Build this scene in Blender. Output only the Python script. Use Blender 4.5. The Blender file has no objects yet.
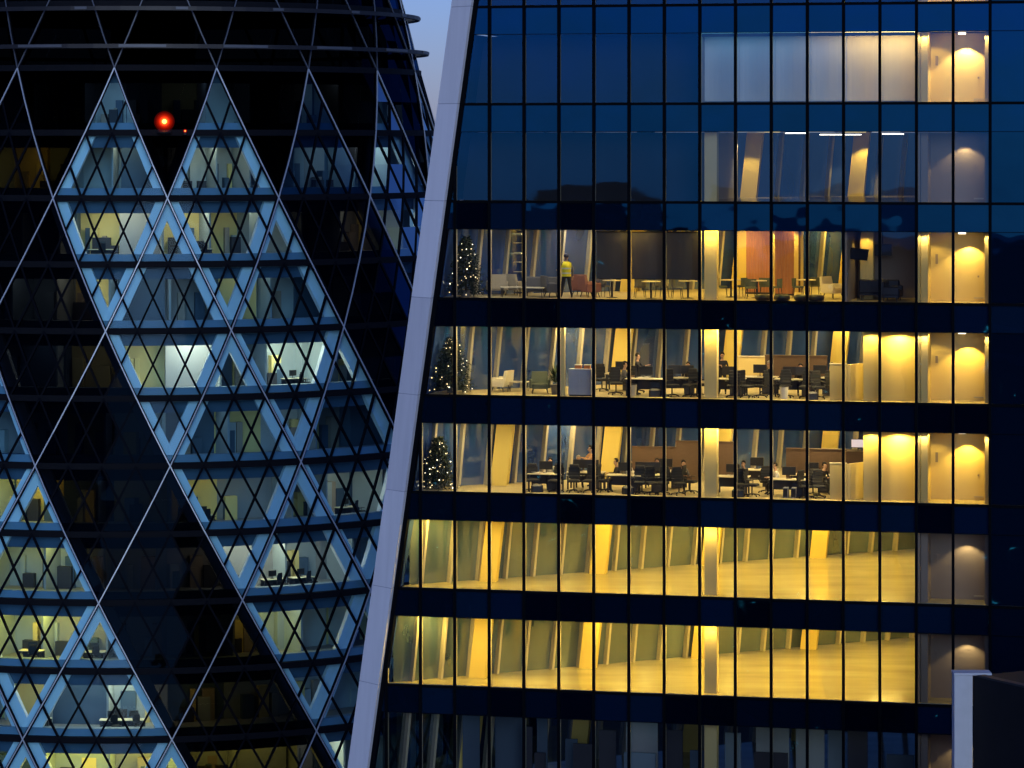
import bpy, bmesh, math, random
from mathutils import Vector, Matrix
R_ = math.radians
rnd = random.Random(7)
S = bpy.context.scene
COL = S.collection

# ------------------------------------------------------------------ camera numbers
F = 3240.0            # focal length in pixels at 1024 px width
ZE = 110.0            # eye height above the street
HY = 140.0            # image row of the horizon

# ------------------------------------------------------------------ materials
def nodes_of(name):
    m = bpy.data.materials.new(name); m.use_nodes = True
    nt = m.node_tree; nt.nodes.clear()
    return m, nt, nt.nodes.new('ShaderNodeOutputMaterial')

def mat(name, col, rough=0.6, metal=0.0, var=0.12, scale=3.0, bump=0.0, spec=0.5, stretch=None):
    m, nt, out = nodes_of(name)
    N, L = nt.nodes, nt.links
    b = N.new('ShaderNodeBsdfPrincipled')
    b.inputs['Roughness'].default_value = rough
    b.inputs['Metallic'].default_value = metal
    b.inputs['Specular IOR Level'].default_value = spec
    tc = N.new('ShaderNodeTexCoord')
    nz = N.new('ShaderNodeTexNoise'); nz.inputs['Scale'].default_value = scale; nz.inputs['Detail'].default_value = 5
    if stretch:
        mp = N.new('ShaderNodeMapping'); mp.inputs['Scale'].default_value = stretch
        L.new(tc.outputs['Object'], mp.inputs['Vector']); L.new(mp.outputs[0], nz.inputs['Vector'])
    else:
        L.new(tc.outputs['Object'], nz.inputs['Vector'])
    mx = N.new('ShaderNodeMix'); mx.data_type = 'RGBA'
    lo = [c * (1 - var) for c in col]; hi = [min(1, c * (1 + var)) for c in col]
    mx.inputs[6].default_value = (*lo, 1); mx.inputs[7].default_value = (*hi, 1)
    L.new(nz.outputs['Fac'], mx.inputs[0]); L.new(mx.outputs[2], b.inputs['Base Color'])
    if bump:
        bp = N.new('ShaderNodeBump'); bp.inputs['Strength'].default_value = bump; bp.inputs['Distance'].default_value = 0.02
        L.new(nz.outputs['Fac'], bp.inputs['Height']); L.new(bp.outputs[0], b.inputs['Normal'])
    L.new(b.outputs[0], out.inputs['Surface'])
    return m

def lamp_mat(name, col, strength):
    m, nt, out = nodes_of(name)
    e = nt.nodes.new('ShaderNodeEmission'); e.inputs[0].default_value = (*col, 1); e.inputs[1].default_value = strength
    nt.links.new(e.outputs[0], out.inputs['Surface'])
    return m

def glass(name, trans, refl, fac, rough=0.0, warp=0.0, warp_scale=0.5, ior=1.45):
    """thin coated pane: tinted transmission plus a tinted mirror reflection, slightly wavy"""
    m, nt, out = nodes_of(name)
    N, L = nt.nodes, nt.links
    t = N.new('ShaderNodeBsdfTransparent'); t.inputs[0].default_value = (*trans, 1)
    g = N.new('ShaderNodeBsdfGlossy'); g.inputs['Color'].default_value = (*refl, 1); g.inputs['Roughness'].default_value = rough
    fr = N.new('ShaderNodeFresnel'); fr.inputs['IOR'].default_value = ior
    ad = N.new('ShaderNodeMath'); ad.operation = 'ADD'; ad.use_clamp = True; ad.inputs[1].default_value = fac
    mx = N.new('ShaderNodeMixShader')
    L.new(fr.outputs[0], ad.inputs[0]); L.new(ad.outputs[0], mx.inputs[0])
    L.new(t.outputs[0], mx.inputs[1]); L.new(g.outputs[0], mx.inputs[2])
    if warp:
        tc = N.new('ShaderNodeTexCoord'); nz = N.new('ShaderNodeTexNoise')
        nz.inputs['Scale'].default_value = warp_scale; nz.inputs['Detail'].default_value = 1.5
        bp = N.new('ShaderNodeBump'); bp.inputs['Strength'].default_value = 1.0; bp.inputs['Distance'].default_value = warp
        L.new(tc.outputs['Object'], nz.inputs['Vector']); L.new(nz.outputs['Fac'], bp.inputs['Height'])
        L.new(bp.outputs[0], g.inputs['Normal'])
    L.new(mx.outputs[0], out.inputs['Surface'])
    return m

WARM = (1.0, 0.675, 0.13)
WARM2 = (1.0, 0.75, 0.32)
NEUT = (1.0, 0.86, 0.62)
COOL = (0.75, 0.9, 1.0)
M = {
 'fin': mat('fin aluminium', (0.72, 0.71, 0.72), 0.5, 0.0, 0.11, 0.8, stretch=(4, 4, .25)),
 'fin_b': mat('fin aluminium, weathered', (0.64, 0.63, 0.65), 0.55, 0.0, 0.13, 0.9, stretch=(4, 4, .25)),
 'fin_c': mat('fin aluminium, brighter', (0.76, 0.75, 0.77), 0.5, 0.0, 0.09, 0.7, stretch=(4, 4, .2)),
 'fin_joint': mat('fin joint', (0.30, 0.30, 0.36), 0.6),
 'mullion': mat('black mullion', (0.002, 0.0025, 0.004), 0.7, spec=0.02),
 'mullion_in': mat('inner mullion', (0.50, 0.45, 0.33), 0.5),
 'spandrel': None,
 'floor': mat('pale screed floor with painted reflection streaks', (0.50, 0.43, 0.22), 0.15, 0, 0.5, 0.45, stretch=(.5, 1.6, 1)),  # strong streaky noise paints reflection patches into the floor colour
 'carpet': mat('office carpet', (0.56, 0.46, 0.25), 0.7, 0, 0.15, 1.2),
 'slab': mat('slab soffit', (0.45, 0.44, 0.42), 0.8),
 'ceiling': mat('ceiling', (0.6, 0.58, 0.54), 0.8),
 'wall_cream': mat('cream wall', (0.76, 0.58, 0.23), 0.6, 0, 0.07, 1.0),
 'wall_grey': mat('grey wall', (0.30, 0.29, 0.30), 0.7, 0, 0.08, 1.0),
 'wall_dim': mat('taupe or dimmed wall', (0.34, 0.27, 0.22), 0.7, 0, 0.08, 1.0),
 'wall_white': mat('white wall', (0.72, 0.72, 0.72), 0.7, 0, 0.05, 0.8),
 'column': mat('yellow column', (0.82, 0.62, 0.14), 0.5, 0, 0.06, 1.0),
 'column_pale': mat('pale column', (0.84, 0.68, 0.30), 0.5, 0, 0.05, 1.0),
 'wood': mat('orange wood', (0.42, 0.17, 0.06), 0.5, 0, 0.25, 2.0, stretch=(8, 8, .6)),
 'brown': mat('brown screen', (0.10, 0.058, 0.036), 0.6, 0, 0.2, 3.0, stretch=(1, 1, 6)),
 'desk_white': mat('pale desktop', (0.72, 0.62, 0.42), 0.4),
 'desk_dark': mat('dark desk panel', (0.03, 0.03, 0.045), 0.6),
 'chair_black': mat('black mesh fabric', (0.016, 0.017, 0.024), 0.75, 0, 0.2, 20),
 'chair_grey': mat('grey fabric', (0.12, 0.12, 0.13), 0.85, 0, 0.2, 20),
 'chair_green': mat('grey green fabric', (0.10, 0.12, 0.085), 0.85, 0, 0.2, 20),
 'chair_beige': mat('beige fabric', (0.42, 0.37, 0.28), 0.85, 0, 0.15, 20),
 'chair_white': mat('cream fabric', (0.80, 0.72, 0.50), 0.8, 0, 0.06, 20),
 'chair_red': mat('dusty red fabric', (0.30, 0.13, 0.11), 0.85, 0, 0.15, 20),
 'leather': mat('dark leather', (0.012, 0.015, 0.03), 0.4, 0, 0.2, 8),
 'metal': mat('chrome leg', (0.45, 0.43, 0.40), 0.35, 0.8),
 'metal_dark': mat('dark steel', (0.03, 0.03, 0.035), 0.4, 0.5),
 'blind_grey': None,
 'blind_white': mat('white blind cloth', (0.62, 0.66, 0.70), 0.9, 0, 0.04, 0.8),
 'blind_warm_lit': mat('blind cloth in warm light colour', (0.76, 0.68, 0.50), 0.9, 0, 0.04, 0.8),  # warm lamplight painted into the cloth of the two right-hand blinds
 'cabinet': mat('pale grey laminate', (0.50, 0.50, 0.54), 0.5),
 'box_orange': mat('orange card', (0.60, 0.20, 0.06), 0.7),
 'paper': mat('white paper', (0.80, 0.76, 0.66), 0.8),
 'plastic': mat('black plastic', (0.012, 0.012, 0.016), 0.4),
 'steel_box': mat('grey computer case', (0.25, 0.26, 0.30), 0.5),
 'fir': mat('dark fir needles', (0.016, 0.028, 0.018), 0.8, 0, 0.5, 9),
 'bark': mat('bark', (0.05, 0.03, 0.02), 0.9),
 'pot': mat('grey pot', (0.16, 0.15, 0.15), 0.6),
 'leaf': mat('leaf', (0.02, 0.045, 0.015), 0.6, 0, 0.4, 9),
 'skin': mat('skin', (0.45, 0.26, 0.17), 0.55),
 'hair': mat('dark hair', (0.012, 0.009, 0.007), 0.7),
 'hair_grey': mat('grey hair', (0.40, 0.38, 0.34), 0.7),
 'shirt_white': mat('white shirt', (0.78, 0.74, 0.64), 0.8),
 'shirt_dark': mat('dark jacket', (0.014, 0.014, 0.022), 0.8),
 'shirt_peach': mat('peach top', (0.72, 0.38, 0.17), 0.8),
 'shirt_grey': mat('grey shirt', (0.12, 0.12, 0.14), 0.8),
 'trousers': mat('dark trousers', (0.018, 0.018, 0.026), 0.85),
 'hivis': mat('yellow safety vest', (0.85, 0.72, 0.02), 0.7, 0, 0.08, 6),
 'hivis_band': mat('silver band', (0.62, 0.64, 0.62), 0.35, 0.2),
 'helmet': mat('navy cap', (0.01, 0.015, 0.05), 0.6),
 'trim': mat('diagrid trim', (0.40, 0.44, 0.48), 0.4, 0.25, 0.1, 2),
 'trim_dull': mat('dull trim', (0.08, 0.09, 0.11), 0.5, 0.2, 0.25, 0.6),
 'trim_base': mat('diagrid base', (0.003, 0.004, 0.007), 0.6, spec=0.03),
 'g_column': mat('white cladding', (0.88, 0.90, 0.92), 0.5, 0, 0.05, 1),
 'g_sill': mat('pale sill', (0.20, 0.27, 0.34), 0.5, 0, 0.1, 1),
 'g_bulk': mat('blue grey bulkhead', (0.06, 0.10, 0.16), 0.6, 0, 0.08, 1),
 'g_slab': mat('floor band', (0.004, 0.005, 0.008), 0.7, spec=0.1),
 'g_floor': mat('office floor', (0.25, 0.25, 0.26), 0.8),
 'g_wall': mat('partition', (0.36, 0.40, 0.42), 0.7, 0, 0.2, 0.5),
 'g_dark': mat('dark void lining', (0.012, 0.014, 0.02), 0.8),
 'pier': mat('pale stone pier', (0.40, 0.42, 0.46), 0.7, 0, 0.12, 2.5, bump=0.2),
 'soot': mat('black cladding', (0.006, 0.006, 0.008), 0.6, 0, 0.5, 1.5, bump=0.3, spec=0.15),
 'asphalt': mat('asphalt', (0.035, 0.036, 0.04), 0.85, 0, 0.25, 0.05),
 'rail': mat('dark rail', (0.012, 0.012, 0.015), 0.5, 0.2, 0.5, 0.25),
 'red_glass': glass('red glass', (0.55, 0.02, 0.01), (0.5, 0.05, 0.02), 0.02),
}
M['glass'] = glass('coated office glass', (0.74, 0.76, 0.76), (0.012, 0.215, 0.66), 0.18, 0.014, 0.010, 0.35)
M['glass_dull'] = glass('smoked glass', (0.34, 0.38, 0.42), (0.02, 0.25, 0.85), 0.20, 0.0, 0.006, 0.35)
M['glass_rear'] = glass('rear glass', (0.22, 0.28, 0.30), (0.72, 0.82, 0.78), 0.36, 0.02, 0.01, 0.5)
def painted_veil(name, dif, tr, refl):  # diffuse tint painted in for haze and reflections on the rear glass
    m, nt, out = nodes_of(name)
    N, L = nt.nodes, nt.links
    d = N.new('ShaderNodeBsdfDiffuse'); tc = N.new('ShaderNodeTexCoord'); mp = N.new('ShaderNodeMapping'); mp.inputs['Scale'].default_value = (.5, .5, .16)
    nz = N.new('ShaderNodeTexNoise'); nz.inputs['Scale'].default_value = 1.4; nz.inputs['Detail'].default_value = 4
    mx = N.new('ShaderNodeMix'); mx.data_type = 'RGBA'; mx.inputs[6].default_value = (*[c * .45 for c in dif], 1); mx.inputs[7].default_value = (*[c * 1.5 for c in dif], 1)
    L.new(tc.outputs['Object'], mp.inputs[0]); L.new(mp.outputs[0], nz.inputs['Vector']); L.new(nz.outputs['Fac'], mx.inputs[0]); L.new(mx.outputs[2], d.inputs[0])
    t = N.new('ShaderNodeBsdfTransparent'); t.inputs[0].default_value = (*tr, 1)
    g = N.new('ShaderNodeBsdfGlossy'); g.inputs[0].default_value = (*refl, 1); g.inputs['Roughness'].default_value = .04
    a = N.new('ShaderNodeMixShader'); a.inputs[0].default_value = .35; b = N.new('ShaderNodeMixShader'); b.inputs[0].default_value = .22
    L.new(d.outputs[0], a.inputs[1]); L.new(t.outputs[0], a.inputs[2]); L.new(a.outputs[0], b.inputs[1]); L.new(g.outputs[0], b.inputs[2]); L.new(b.outputs[0], out.inputs['Surface'])
    return m
M['rear_cool'] = painted_veil('rear glass with grey sheer', (.062, .135, .40), (.25, .32, .38), (.7, .8, .85))
M['rear_warm'] = painted_veil('rear glass with olive sheer', (.14, .20, .235), (.2, .26, .26), (.75, .82, .72))
M['g_clear'] = glass('clear pane', (0.56, 0.83, 0.94), (0.30, 0.35, 0.38), 0.0, 0.0, 0.02, 0.6, 1.22)
M['g_tint'] = glass('dark solar pane', (0.055, 0.065, 0.075), (0.012, 0.035, 0.08), 0.0, 0.0, 0.03, 0.6, 1.3)
M['g_cap'] = glass('black crown pane', (0.02, 0.022, 0.026), (0.004, 0.01, 0.022), 0.0, 0.0, 0.03, 0.6, 1.2)
M['g_mid'] = glass('half dark pane', (0.16, 0.30, 0.42), (0.04, 0.12, 0.18), 0.03, 0.0, 0.03, 0.6)

def cloth_mat():
    m, nt, out = nodes_of('grey see-through blind cloth')
    N, L = nt.nodes, nt.links
    d = N.new('ShaderNodeBsdfDiffuse'); d.inputs[0].default_value = (.085, .09, .10, 1)
    t = N.new('ShaderNodeBsdfTranslucent'); t.inputs[0].default_value = (.06, .06, .07, 1)
    q = N.new('ShaderNodeBsdfTransparent'); q.inputs[0].default_value = (.55, .5, .5, 1)
    a = N.new('ShaderNodeAddShader'); x = N.new('ShaderNodeMixShader'); x.inputs[0].default_value = .22
    L.new(d.outputs[0], a.inputs[0]); L.new(t.outputs[0], a.inputs[1]); L.new(a.outputs[0], x.inputs[1]); L.new(q.outputs[0], x.inputs[2]); L.new(x.outputs[0], out.inputs['Surface'])
    return m
M['blind_grey'] = cloth_mat()
def spandrel_mat(dc=(0.0010, 0.0045, 0.013)):
    m, nt, out = nodes_of('navy spandrel glass')
    N, L = nt.nodes, nt.links
    d = N.new('ShaderNodeBsdfDiffuse'); d.inputs[0].default_value = (*dc, 1)
    g = N.new('ShaderNodeBsdfGlossy'); g.inputs['Color'].default_value = (0.012, 0.215, 0.66, 1); g.inputs['Roughness'].default_value = 0.014
    mx = N.new('ShaderNodeMixShader'); mx.inputs[0].default_value = 0.21
    tc = N.new('ShaderNodeTexCoord'); nz = N.new('ShaderNodeTexNoise'); nz.inputs['Scale'].default_value = 0.35
    bp = N.new('ShaderNodeBump'); bp.inputs['Distance'].default_value = 0.012
    L.new(tc.outputs['Object'], nz.inputs['Vector']); L.new(nz.outputs['Fac'], bp.inputs['Height']); L.new(bp.outputs[0], g.inputs['Normal'])
    L.new(d.outputs[0], mx.inputs[1]); L.new(g.outputs[0], mx.inputs[2]); L.new(mx.outputs[0], out.inputs['Surface'])
    return m
M['spandrel'] = spandrel_mat()
SPAN = [M['spandrel'], spandrel_mat((.0022, .010, .028)), spandrel_mat((.0005, .0016, .005)), spandrel_mat((.0018, .008, .026))]

# ------------------------------------------------------------------ mesh helpers
class MB:
    def __init__(self): self.v = []; self.f = []; self.mi = []
    def add(self, vs, fs, mi=0):
        b = len(self.v); self.v += [tuple(x) for x in vs]
        for q in fs: self.f.append(tuple(b + i for i in q)); self.mi.append(mi)
    def box8(self, p, mi=0):          # p: bottom 4 then top 4, counter-clockwise from above
        self.add(p, [(3, 2, 1, 0), (4, 5, 6, 7), (0, 1, 5, 4), (1, 2, 6, 5), (2, 3, 7, 6), (3, 0, 4, 7)], mi)
    def box(self, x0, x1, y0, y1, z0, z1, mi=0, rz=0, o=(0, 0, 0)):
        p = [(x0, y0, z0), (x1, y0, z0), (x1, y1, z0), (x0, y1, z0), (x0, y0, z1), (x1, y0, z1), (x1, y1, z1), (x0, y1, z1)]
        c, s = math.cos(rz), math.sin(rz)
        self.box8([(o[0] + x * c - y * s, o[1] + x * s + y * c, o[2] + z) for x, y, z in p], mi)
    def rbox(self, x0, x1, y0, y1, z0, z1, b=0.03, mi=0):    # box with chamfered vertical and top edges
        pts = [(x0 + b, y0), (x1 - b, y0), (x1, y0 + b), (x1, y1 - b), (x1 - b, y1), (x0 + b, y1), (x0, y1 - b), (x0, y0 + b)]
        cx, cy = (x0 + x1) / 2, (y0 + y1) / 2
        def ring(z, k): return [(cx + (x - cx) * (1 - k / max(.001, (x1 - x0) / 2)), cy + (y - cy) * (1 - k / max(.001, (y1 - y0) / 2)), z) for x, y in pts]
        vs = ring(z0, 0) + ring(z1 - b, 0) + ring(z1, b)
        fs = [tuple(range(7, -1, -1)), tuple(range(16, 24))]
        for r in (0, 8):
            for i in range(8): fs.append((r + i, r + (i + 1) % 8, r + 8 + (i + 1) % 8, r + 8 + i))
        self.add(vs, fs, mi)
    def prism(self, poly, z0, z1, mi=0):
        n = len(poly)
        vs = [(x, y, z0) for x, y in poly] + [(x, y, z1) for x, y in poly]
        fs = [tuple(range(n - 1, -1, -1)), tuple(range(n, 2 * n))] + [(i, (i + 1) % n, n + (i + 1) % n, n + i) for i in range(n)]
        self.add(vs, fs, mi)
    def tube(self, a, b, r0, r1=None, n=8, mi=0, cap=True):
        r1 = r0 if r1 is None else r1
        a, b = Vector(a), Vector(b); d = (b - a).normalized()
        u = d.orthogonal().normalized(); w = d.cross(u)
        vs = []
        for p, r in ((a, r0), (b, r1)):
            for i in range(n):
                t = 2 * math.pi * i / n; vs.append(p + (u * math.cos(t) + w * math.sin(t)) * r)
        fs = [(i, (i + 1) % n, n + (i + 1) % n, n + i) for i in range(n)]
        if cap: fs += [tuple(range(n - 1, -1, -1)), tuple(range(n, 2 * n))]
        self.add(vs, fs, mi)
    def bar(self, a, b, nrm, w, h0, h1, mi=0):   # rectangular bar from a to b, width w, from h0 to h1 along nrm
        a, b, nrm = Vector(a), Vector(b), Vector(nrm).normalized()
        t = (b - a).normalized(); s = t.cross(nrm).normalized() * (w / 2)
        self.box8([a - s + nrm * h0, a + s + nrm * h0, b + s + nrm * h0, b - s + nrm * h0,
                   a - s + nrm * h1, a + s + nrm * h1, b + s + nrm * h1, b - s + nrm * h1], mi)
    def lathe(self, prof, n=16, mi=0, o=(0, 0, 0)):
        vs = [(o[0] + r * math.cos(2 * math.pi * i / n), o[1] + r * math.sin(2 * math.pi * i / n), o[2] + z) for r, z in prof for i in range(n)]
        fs = []
        for k in range(len(prof) - 1):
            for i in range(n): fs.append((k * n + i, k * n + (i + 1) % n, (k + 1) * n + (i + 1) % n, (k + 1) * n + i))
        fs.append(tuple(range(n - 1, -1, -1))); fs.append(tuple(range((len(prof) - 1) * n, len(prof) * n)))
        self.add(vs, fs, mi)
    def ico(self, c, r, mi=0, sub=1):
        bm = bmesh.new(); bmesh.ops.create_icosphere(bm, subdivisions=sub, radius=r)
        self.add([v.co + Vector(c) for v in bm.verts], [tuple(v.index for v in f.verts) for f in bm.faces], mi); bm.free()
    def build(self, name, mats, parent=None, smooth=False):
        me = bpy.data.meshes.new(name); me.from_pydata(self.v, [], self.f)
        if not isinstance(mats, (list, tuple)): mats = [mats]
        for m in mats: me.materials.append(m)
        me.polygons.foreach_set('material_index', self.mi)
        bm = bmesh.new(); bm.from_mesh(me); bmesh.ops.recalc_face_normals(bm, faces=bm.faces); bm.to_mesh(me); bm.free()
        if smooth:
            for p in me.polygons: p.use_smooth = True
        me.update()
        o = bpy.data.objects.new(name, me); COL.objects.link(o)
        if parent: o.parent = parent
        return o

def empty(name, loc=(0, 0, 0), rz=0.0):
    o = bpy.data.objects.new(name, None); COL.objects.link(o)
    o.location = loc; o.rotation_euler = (0, 0, rz); o.empty_display_size = 0.2
    return o

def tag(o, label, cat=None, group=None, kind=None):
    if label: o['label'] = label
    if cat: o['category'] = cat
    if group: o['group'] = group
    if kind: o['kind'] = kind
    return o

def dup(root):
    r = root.copy(); COL.objects.link(r)
    for ch in list(root.children):
        c = ch.copy(); COL.objects.link(c); c.parent = r
        for g in list(ch.children):
            d = g.copy(); COL.objects.link(d); d.parent = c
    return r

# ================================================================== THE WEDGE OFFICE BUILDING
TH = R_(12.8); CT, ST = math.cos(TH), math.sin(TH)
X0, Y0 = 7.83, 135.0
def P(s, d, z): return (X0 + s * CT + d * ST, Y0 - s * ST + d * CT, ZE + z)
def s_at(px, d):
    t = (px - 512) / F
    return (t * (Y0 + d * CT) - X0 - d * ST) / (CT + t * ST)
def z_at(px, py, d=0.0):
    s = s_at(px, d); return (HY - py) / F * (Y0 - s * ST + d * CT)
SL_A = (s_at(473.5, 0), z_at(473.5, 0)); SL_B = (s_at(369, 0), z_at(369, 768))
def s_left(z):
    k = (SL_B[0] - SL_A[0]) / (SL_B[1] - SL_A[1]); return SL_A[0] + k * (z - SL_A[1])
def d_back(s): return 0.857 * (s + 13.8)
S_OFF = 9.0          # right end of the offices
PITCH, GH = 4.115, 2.92
def zb(n): return 1.54 - PITCH * (n - 1)      # row n: floor level (relative to the eye)
ROWS = list(range(-1, 11))

tower = empty('glass_office_building', (P(0, 0, 0)[0], P(0, 0, 0)[1], 0))
tag(tower, 'blue glass office block with pale slanted edge fin and rows of lit floors', 'office building')
T0 = Vector(tower.location)
class TB(MB):                          # collects world points, stores relative to the tower
    def build(self, name, mats, parent=None, smooth=False):
        self.v = [(x - T0.x, y - T0.y, z - T0.z) for x, y, z in self.v]
        return super().build(name, mats, parent or tower, smooth)
    def sbox(self, s0, s1, d0, d1, z0, z1, mi=0):
        self.box8([P(s0, d0, z0), P(s1, d0, z0), P(s1, d1, z0), P(s0, d1, z0), P(s0, d0, z1), P(s1, d0, z1), P(s1, d1, z1), P(s0, d1, z1)], mi)
    def sprism(self, poly, z0, z1, mi=0):
        n = len(poly)
        vs = [P(s, d, z0) for s, d in poly] + [P(s, d, z1) for s, d in poly]
        fs = [tuple(range(n - 1, -1, -1)), tuple(range(n, 2 * n))] + [(i, (i + 1) % n, n + (i + 1) % n, n + i) for i in range(n)]
        self.add(vs, fs, mi)

def clip_left(poly, off=0.0):
    out = []
    def g(p): return p[0] - s_left(p[1]) - off
    for i in range(len(poly)):
        a, b = poly[i], poly[(i + 1) % len(poly)]
        ga, gb = g(a), g(b)
        if ga >= 0: out.append(a)
        if ga * gb < 0:
            t = ga / (ga - gb); out.append((a[0] + (b[0] - a[0]) * t, a[1] + (b[1] - a[1]) * t))
    return out

Z_TOP, Z_BOT = zb(-1) + GH + 0.4, zb(10) - 1.2
Z_GROUND = -ZE
# fin along the slanted edge: a folded, jointed metal blade
fb = TB(); jb = TB()
zt, zl = Z_TOP + 4, Z_GROUND
def fin_pts(z):
    s = s_left(z)
    return [P(s - 1.06, 0.45, z), P(s + 0.02, -0.42, z), P(s + 0.06, 0.3, z), P(s - 0.9, 0.9, z)]
def fin_in(z, k=.03):
    q = [Vector(x) for x in fin_pts(z)]; c = sum(q, Vector()) / 4
    return [x + (c - x).normalized() * k for x in q]
fb.box8(fin_in(zl) + fin_in(zt)); fin = fb.build('fin_core', M['fin_joint'])
for i, n in enumerate([-2] + ROWS):
    z1, z0 = (zb(n) - .012, zb(n + 1) + .012) if n < 10 else (zb(n) - .012, zl)
    if n == -2: z1 = zt
    t = TB(); t.box8(fin_pts(z0) + fin_pts(z1)); t.build('fin_panel', M[('fin', 'fin_b', 'fin_c', 'fin')[(i * 7 + i // 2) % 4]])
# dark gutter between fin and glass
gb = TB(); a = [P(s_left(zl) + .03, -.1, zl), P(s_left(zl) + .22, -.1, zl), P(s_left(zl) + .22, .3, zl), P(s_left(zl) + .03, .3, zl)]
b = [P(s_left(zt) + .03, -.1, zt), P(s_left(zt) + .22, -.1, zt), P(s_left(zt) + .22, .3, zt), P(s_left(zt) + .03, .3, zt)]
gb.box8(a + b); gb.build('edge_gutter', M['mullion'])

# glazing: bays of 1.5 m
BAYS = [(-15 + 1.5 * i) for i in range(31)]          # left edges, up to s = 31.5
LIT_ROWS = (3, 4, 5, 6, 7)
panes_own, rest = 0, TB()
def pane_poly(tb, poly, d, jit, mi=0):
    a, b = rnd.gauss(0, jit), rnd.gauss(0, jit)
    cx = sum(p[0] for p in poly) / len(poly); cz = sum(p[1] for p in poly) / len(poly)
    vs = [P(s, d + a * (s - cx) + b * (z - cz), z) for s, z in poly]
    tb.add(vs, [tuple(range(len(vs)))], mi)
def is_dull(n, s):
    if s >= 12: return False
    if n in (6, 7) and s >= 9: return True
    if n == 3 and 6 <= s < 9: return False
    return False
for n in ROWS:
    z0, z1 = zb(n), zb(n) + GH
    sp = TB()
    for s in BAYS:
        poly = clip_left([(s + .03, z0 + .03), (s + 1.47, z0 + .03), (s + 1.47, z1 - .01), (s + .03, z1 - .01)], .2)
        sp_poly = clip_left([(s + .03, z1 + .01), (s + 1.47, z1 + .01), (s + 1.47, z1 + PITCH - GH - .03), (s + .03, z1 + PITCH - GH - .03)], .2)
        if len(sp_poly) > 2: pane_poly(sp, sp_poly, 0.0, .0022, rnd.choice((0, 0, 1, 2, 3)))
        if len(poly) < 3: continue
        lit = (n in LIT_ROWS and s < 12) or (n in (1, 2) and 0 <= s < 12)
        if s >= 12: pane_poly(sp, poly, 0.0, .0022, rnd.choice((0, 0, 2))); continue
        if lit and panes_own < 99:
            w = TB(); pane_poly(w, poly, 0.0, .0022); w.build('window', M['glass']); panes_own += 1
        else:
            pane_poly(rest, poly, 0.0, .0022)
    sp.build('spandrel', SPAN)
ro = rest.build('window', M['glass']); ro['kind'] = 'stuff'
# mullions (outer black cap, inner pale blade) clipped by the slanted edge
for s in BAYS + [31.5 - 0.0]:
    zc_top = Z_TOP
    # where does the slanted edge cross this mullion?
    k = (SL_B[0] - SL_A[0]) / (SL_B[1] - SL_A[1])
    zcross = SL_A[1] + (s - .1 - SL_A[0]) / k
    zt_m = min(Z_TOP, zcross)
    if zt_m < Z_BOT: continue
    mb = TB(); mb.sbox(s - .055, s + .055, -.14, -.006, Z_GROUND, zt_m)
    mo = mb.build('mullion', M['mullion'])
    ib = TB(); ib.sbox(s - .035, s + .035, .008, .24, Z_BOT, zt_m - .02, 0); ib.build('inner_blade', M['mullion_in'], mo)
for n in ROWS:
    z0, z1 = zb(n), zb(n) + GH
    tb = TB()
    for zz, h in ((z0 - .03, .055), (z1, .012)):
        tb.sbox(s_left(zz) + .25, 33, -.075, -.008, zz - h, zz + h)
    tb.build('transom', M['mullion'])

# floors and ceilings: one thick slab per storey over the wedge plan (offices plus the dark right-hand wing)
FAR = 34.0
for n in ROWS + [11]:
    z1 = zb(n); z0 = z1 - (PITCH - GH)
    sl = s_left(z1) + .3
    sb = sl
    poly = [(sl, .30), (FAR, .30), (FAR, d_back(S_OFF)), (S_OFF, d_back(S_OFF)), (max(-13.6, sl), max(.35, d_back(sl)))]
    tb = TB(); tb.sprism(poly, z0 + .02, z1 - .015, 0)
    tb.build('floor_slab', M['ceiling'])
    fl = TB(); fl.sprism([(s + (.01 if s < 0 else 0), d + .01) for s, d in poly], z1 - .012, z1, 0)
    fl.build('floor_finish', M['carpet'] if n in (3, 4, 5) else M['floor'])

# rear glazing, leaning rear mullions, end walls
RL = Vector((1, .857, 0)).normalized()
for n in ROWS:
    z0, z1 = zb(n), zb(n) + GH
    sl = s_left((z0 + z1) / 2) + .25
    s0 = max(-13.7, sl)
    g = TB()
    g.add([P(s0, d_back(s0), z0), P(S_OFF, d_back(S_OFF), z0), P(S_OFF, d_back(S_OFF), z1), P(s0, d_back(s0), z1)], [(0, 1, 2, 3)])
    rg = g.build('rear_window', M['rear_cool'] if n in (2, 3, 4, 5) else M['rear_warm'] if n in (6, 7) else M['glass_rear'])
    fr = TB()
    step = 1.36 * RL.x; lean = .078
    base = -14.0 + (-(zb(n)) * -lean) % step
    s = base
    while s < S_OFF + .2:
        if s > s0 + .05 and s < S_OFF - .1:
            a0 = (s, d_back(s)); off = lean * GH
            q = []
            for zz, ds in ((z0, 0), (z1, off)):
                ss = s + ds; dd = d_back(ss)
                ux, ud = RL.x * .05, RL.y * .05
                nx, nd = RL.y * .30, -RL.x * .30
                q += [P(ss - ux + nx, dd - ud + nd, zz), P(ss + ux + nx, dd + ud + nd, zz), P(ss + ux, dd + ud, zz), P(ss - ux, dd - ud, zz)]
            fr.box8(q)
        s += step
    fr.build('rear_mullion', M['mullion_in'], rg)
    # slanted end wall behind the fin
    e = TB()
    sa, sb2 = s_left(z0) + .24, s_left(z1) + .24
    if d_back(sb2) > .4:
        da, db = max(.32, d_back(sa)), max(.32, d_back(sb2))
        e.box8([P(sa - .08, .3, z0), P(sa, .3, z0), P(sa, da, z0), P(sa - .08, da, z0), P(sb2 - .08, .3, z1), P(sb2, .3, z1), P(sb2, db, z1), P(sb2 - .08, db, z1)])
        e.build('end_wall', M['rear_cool'] if n > 2 else M['g_dark'])

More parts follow.
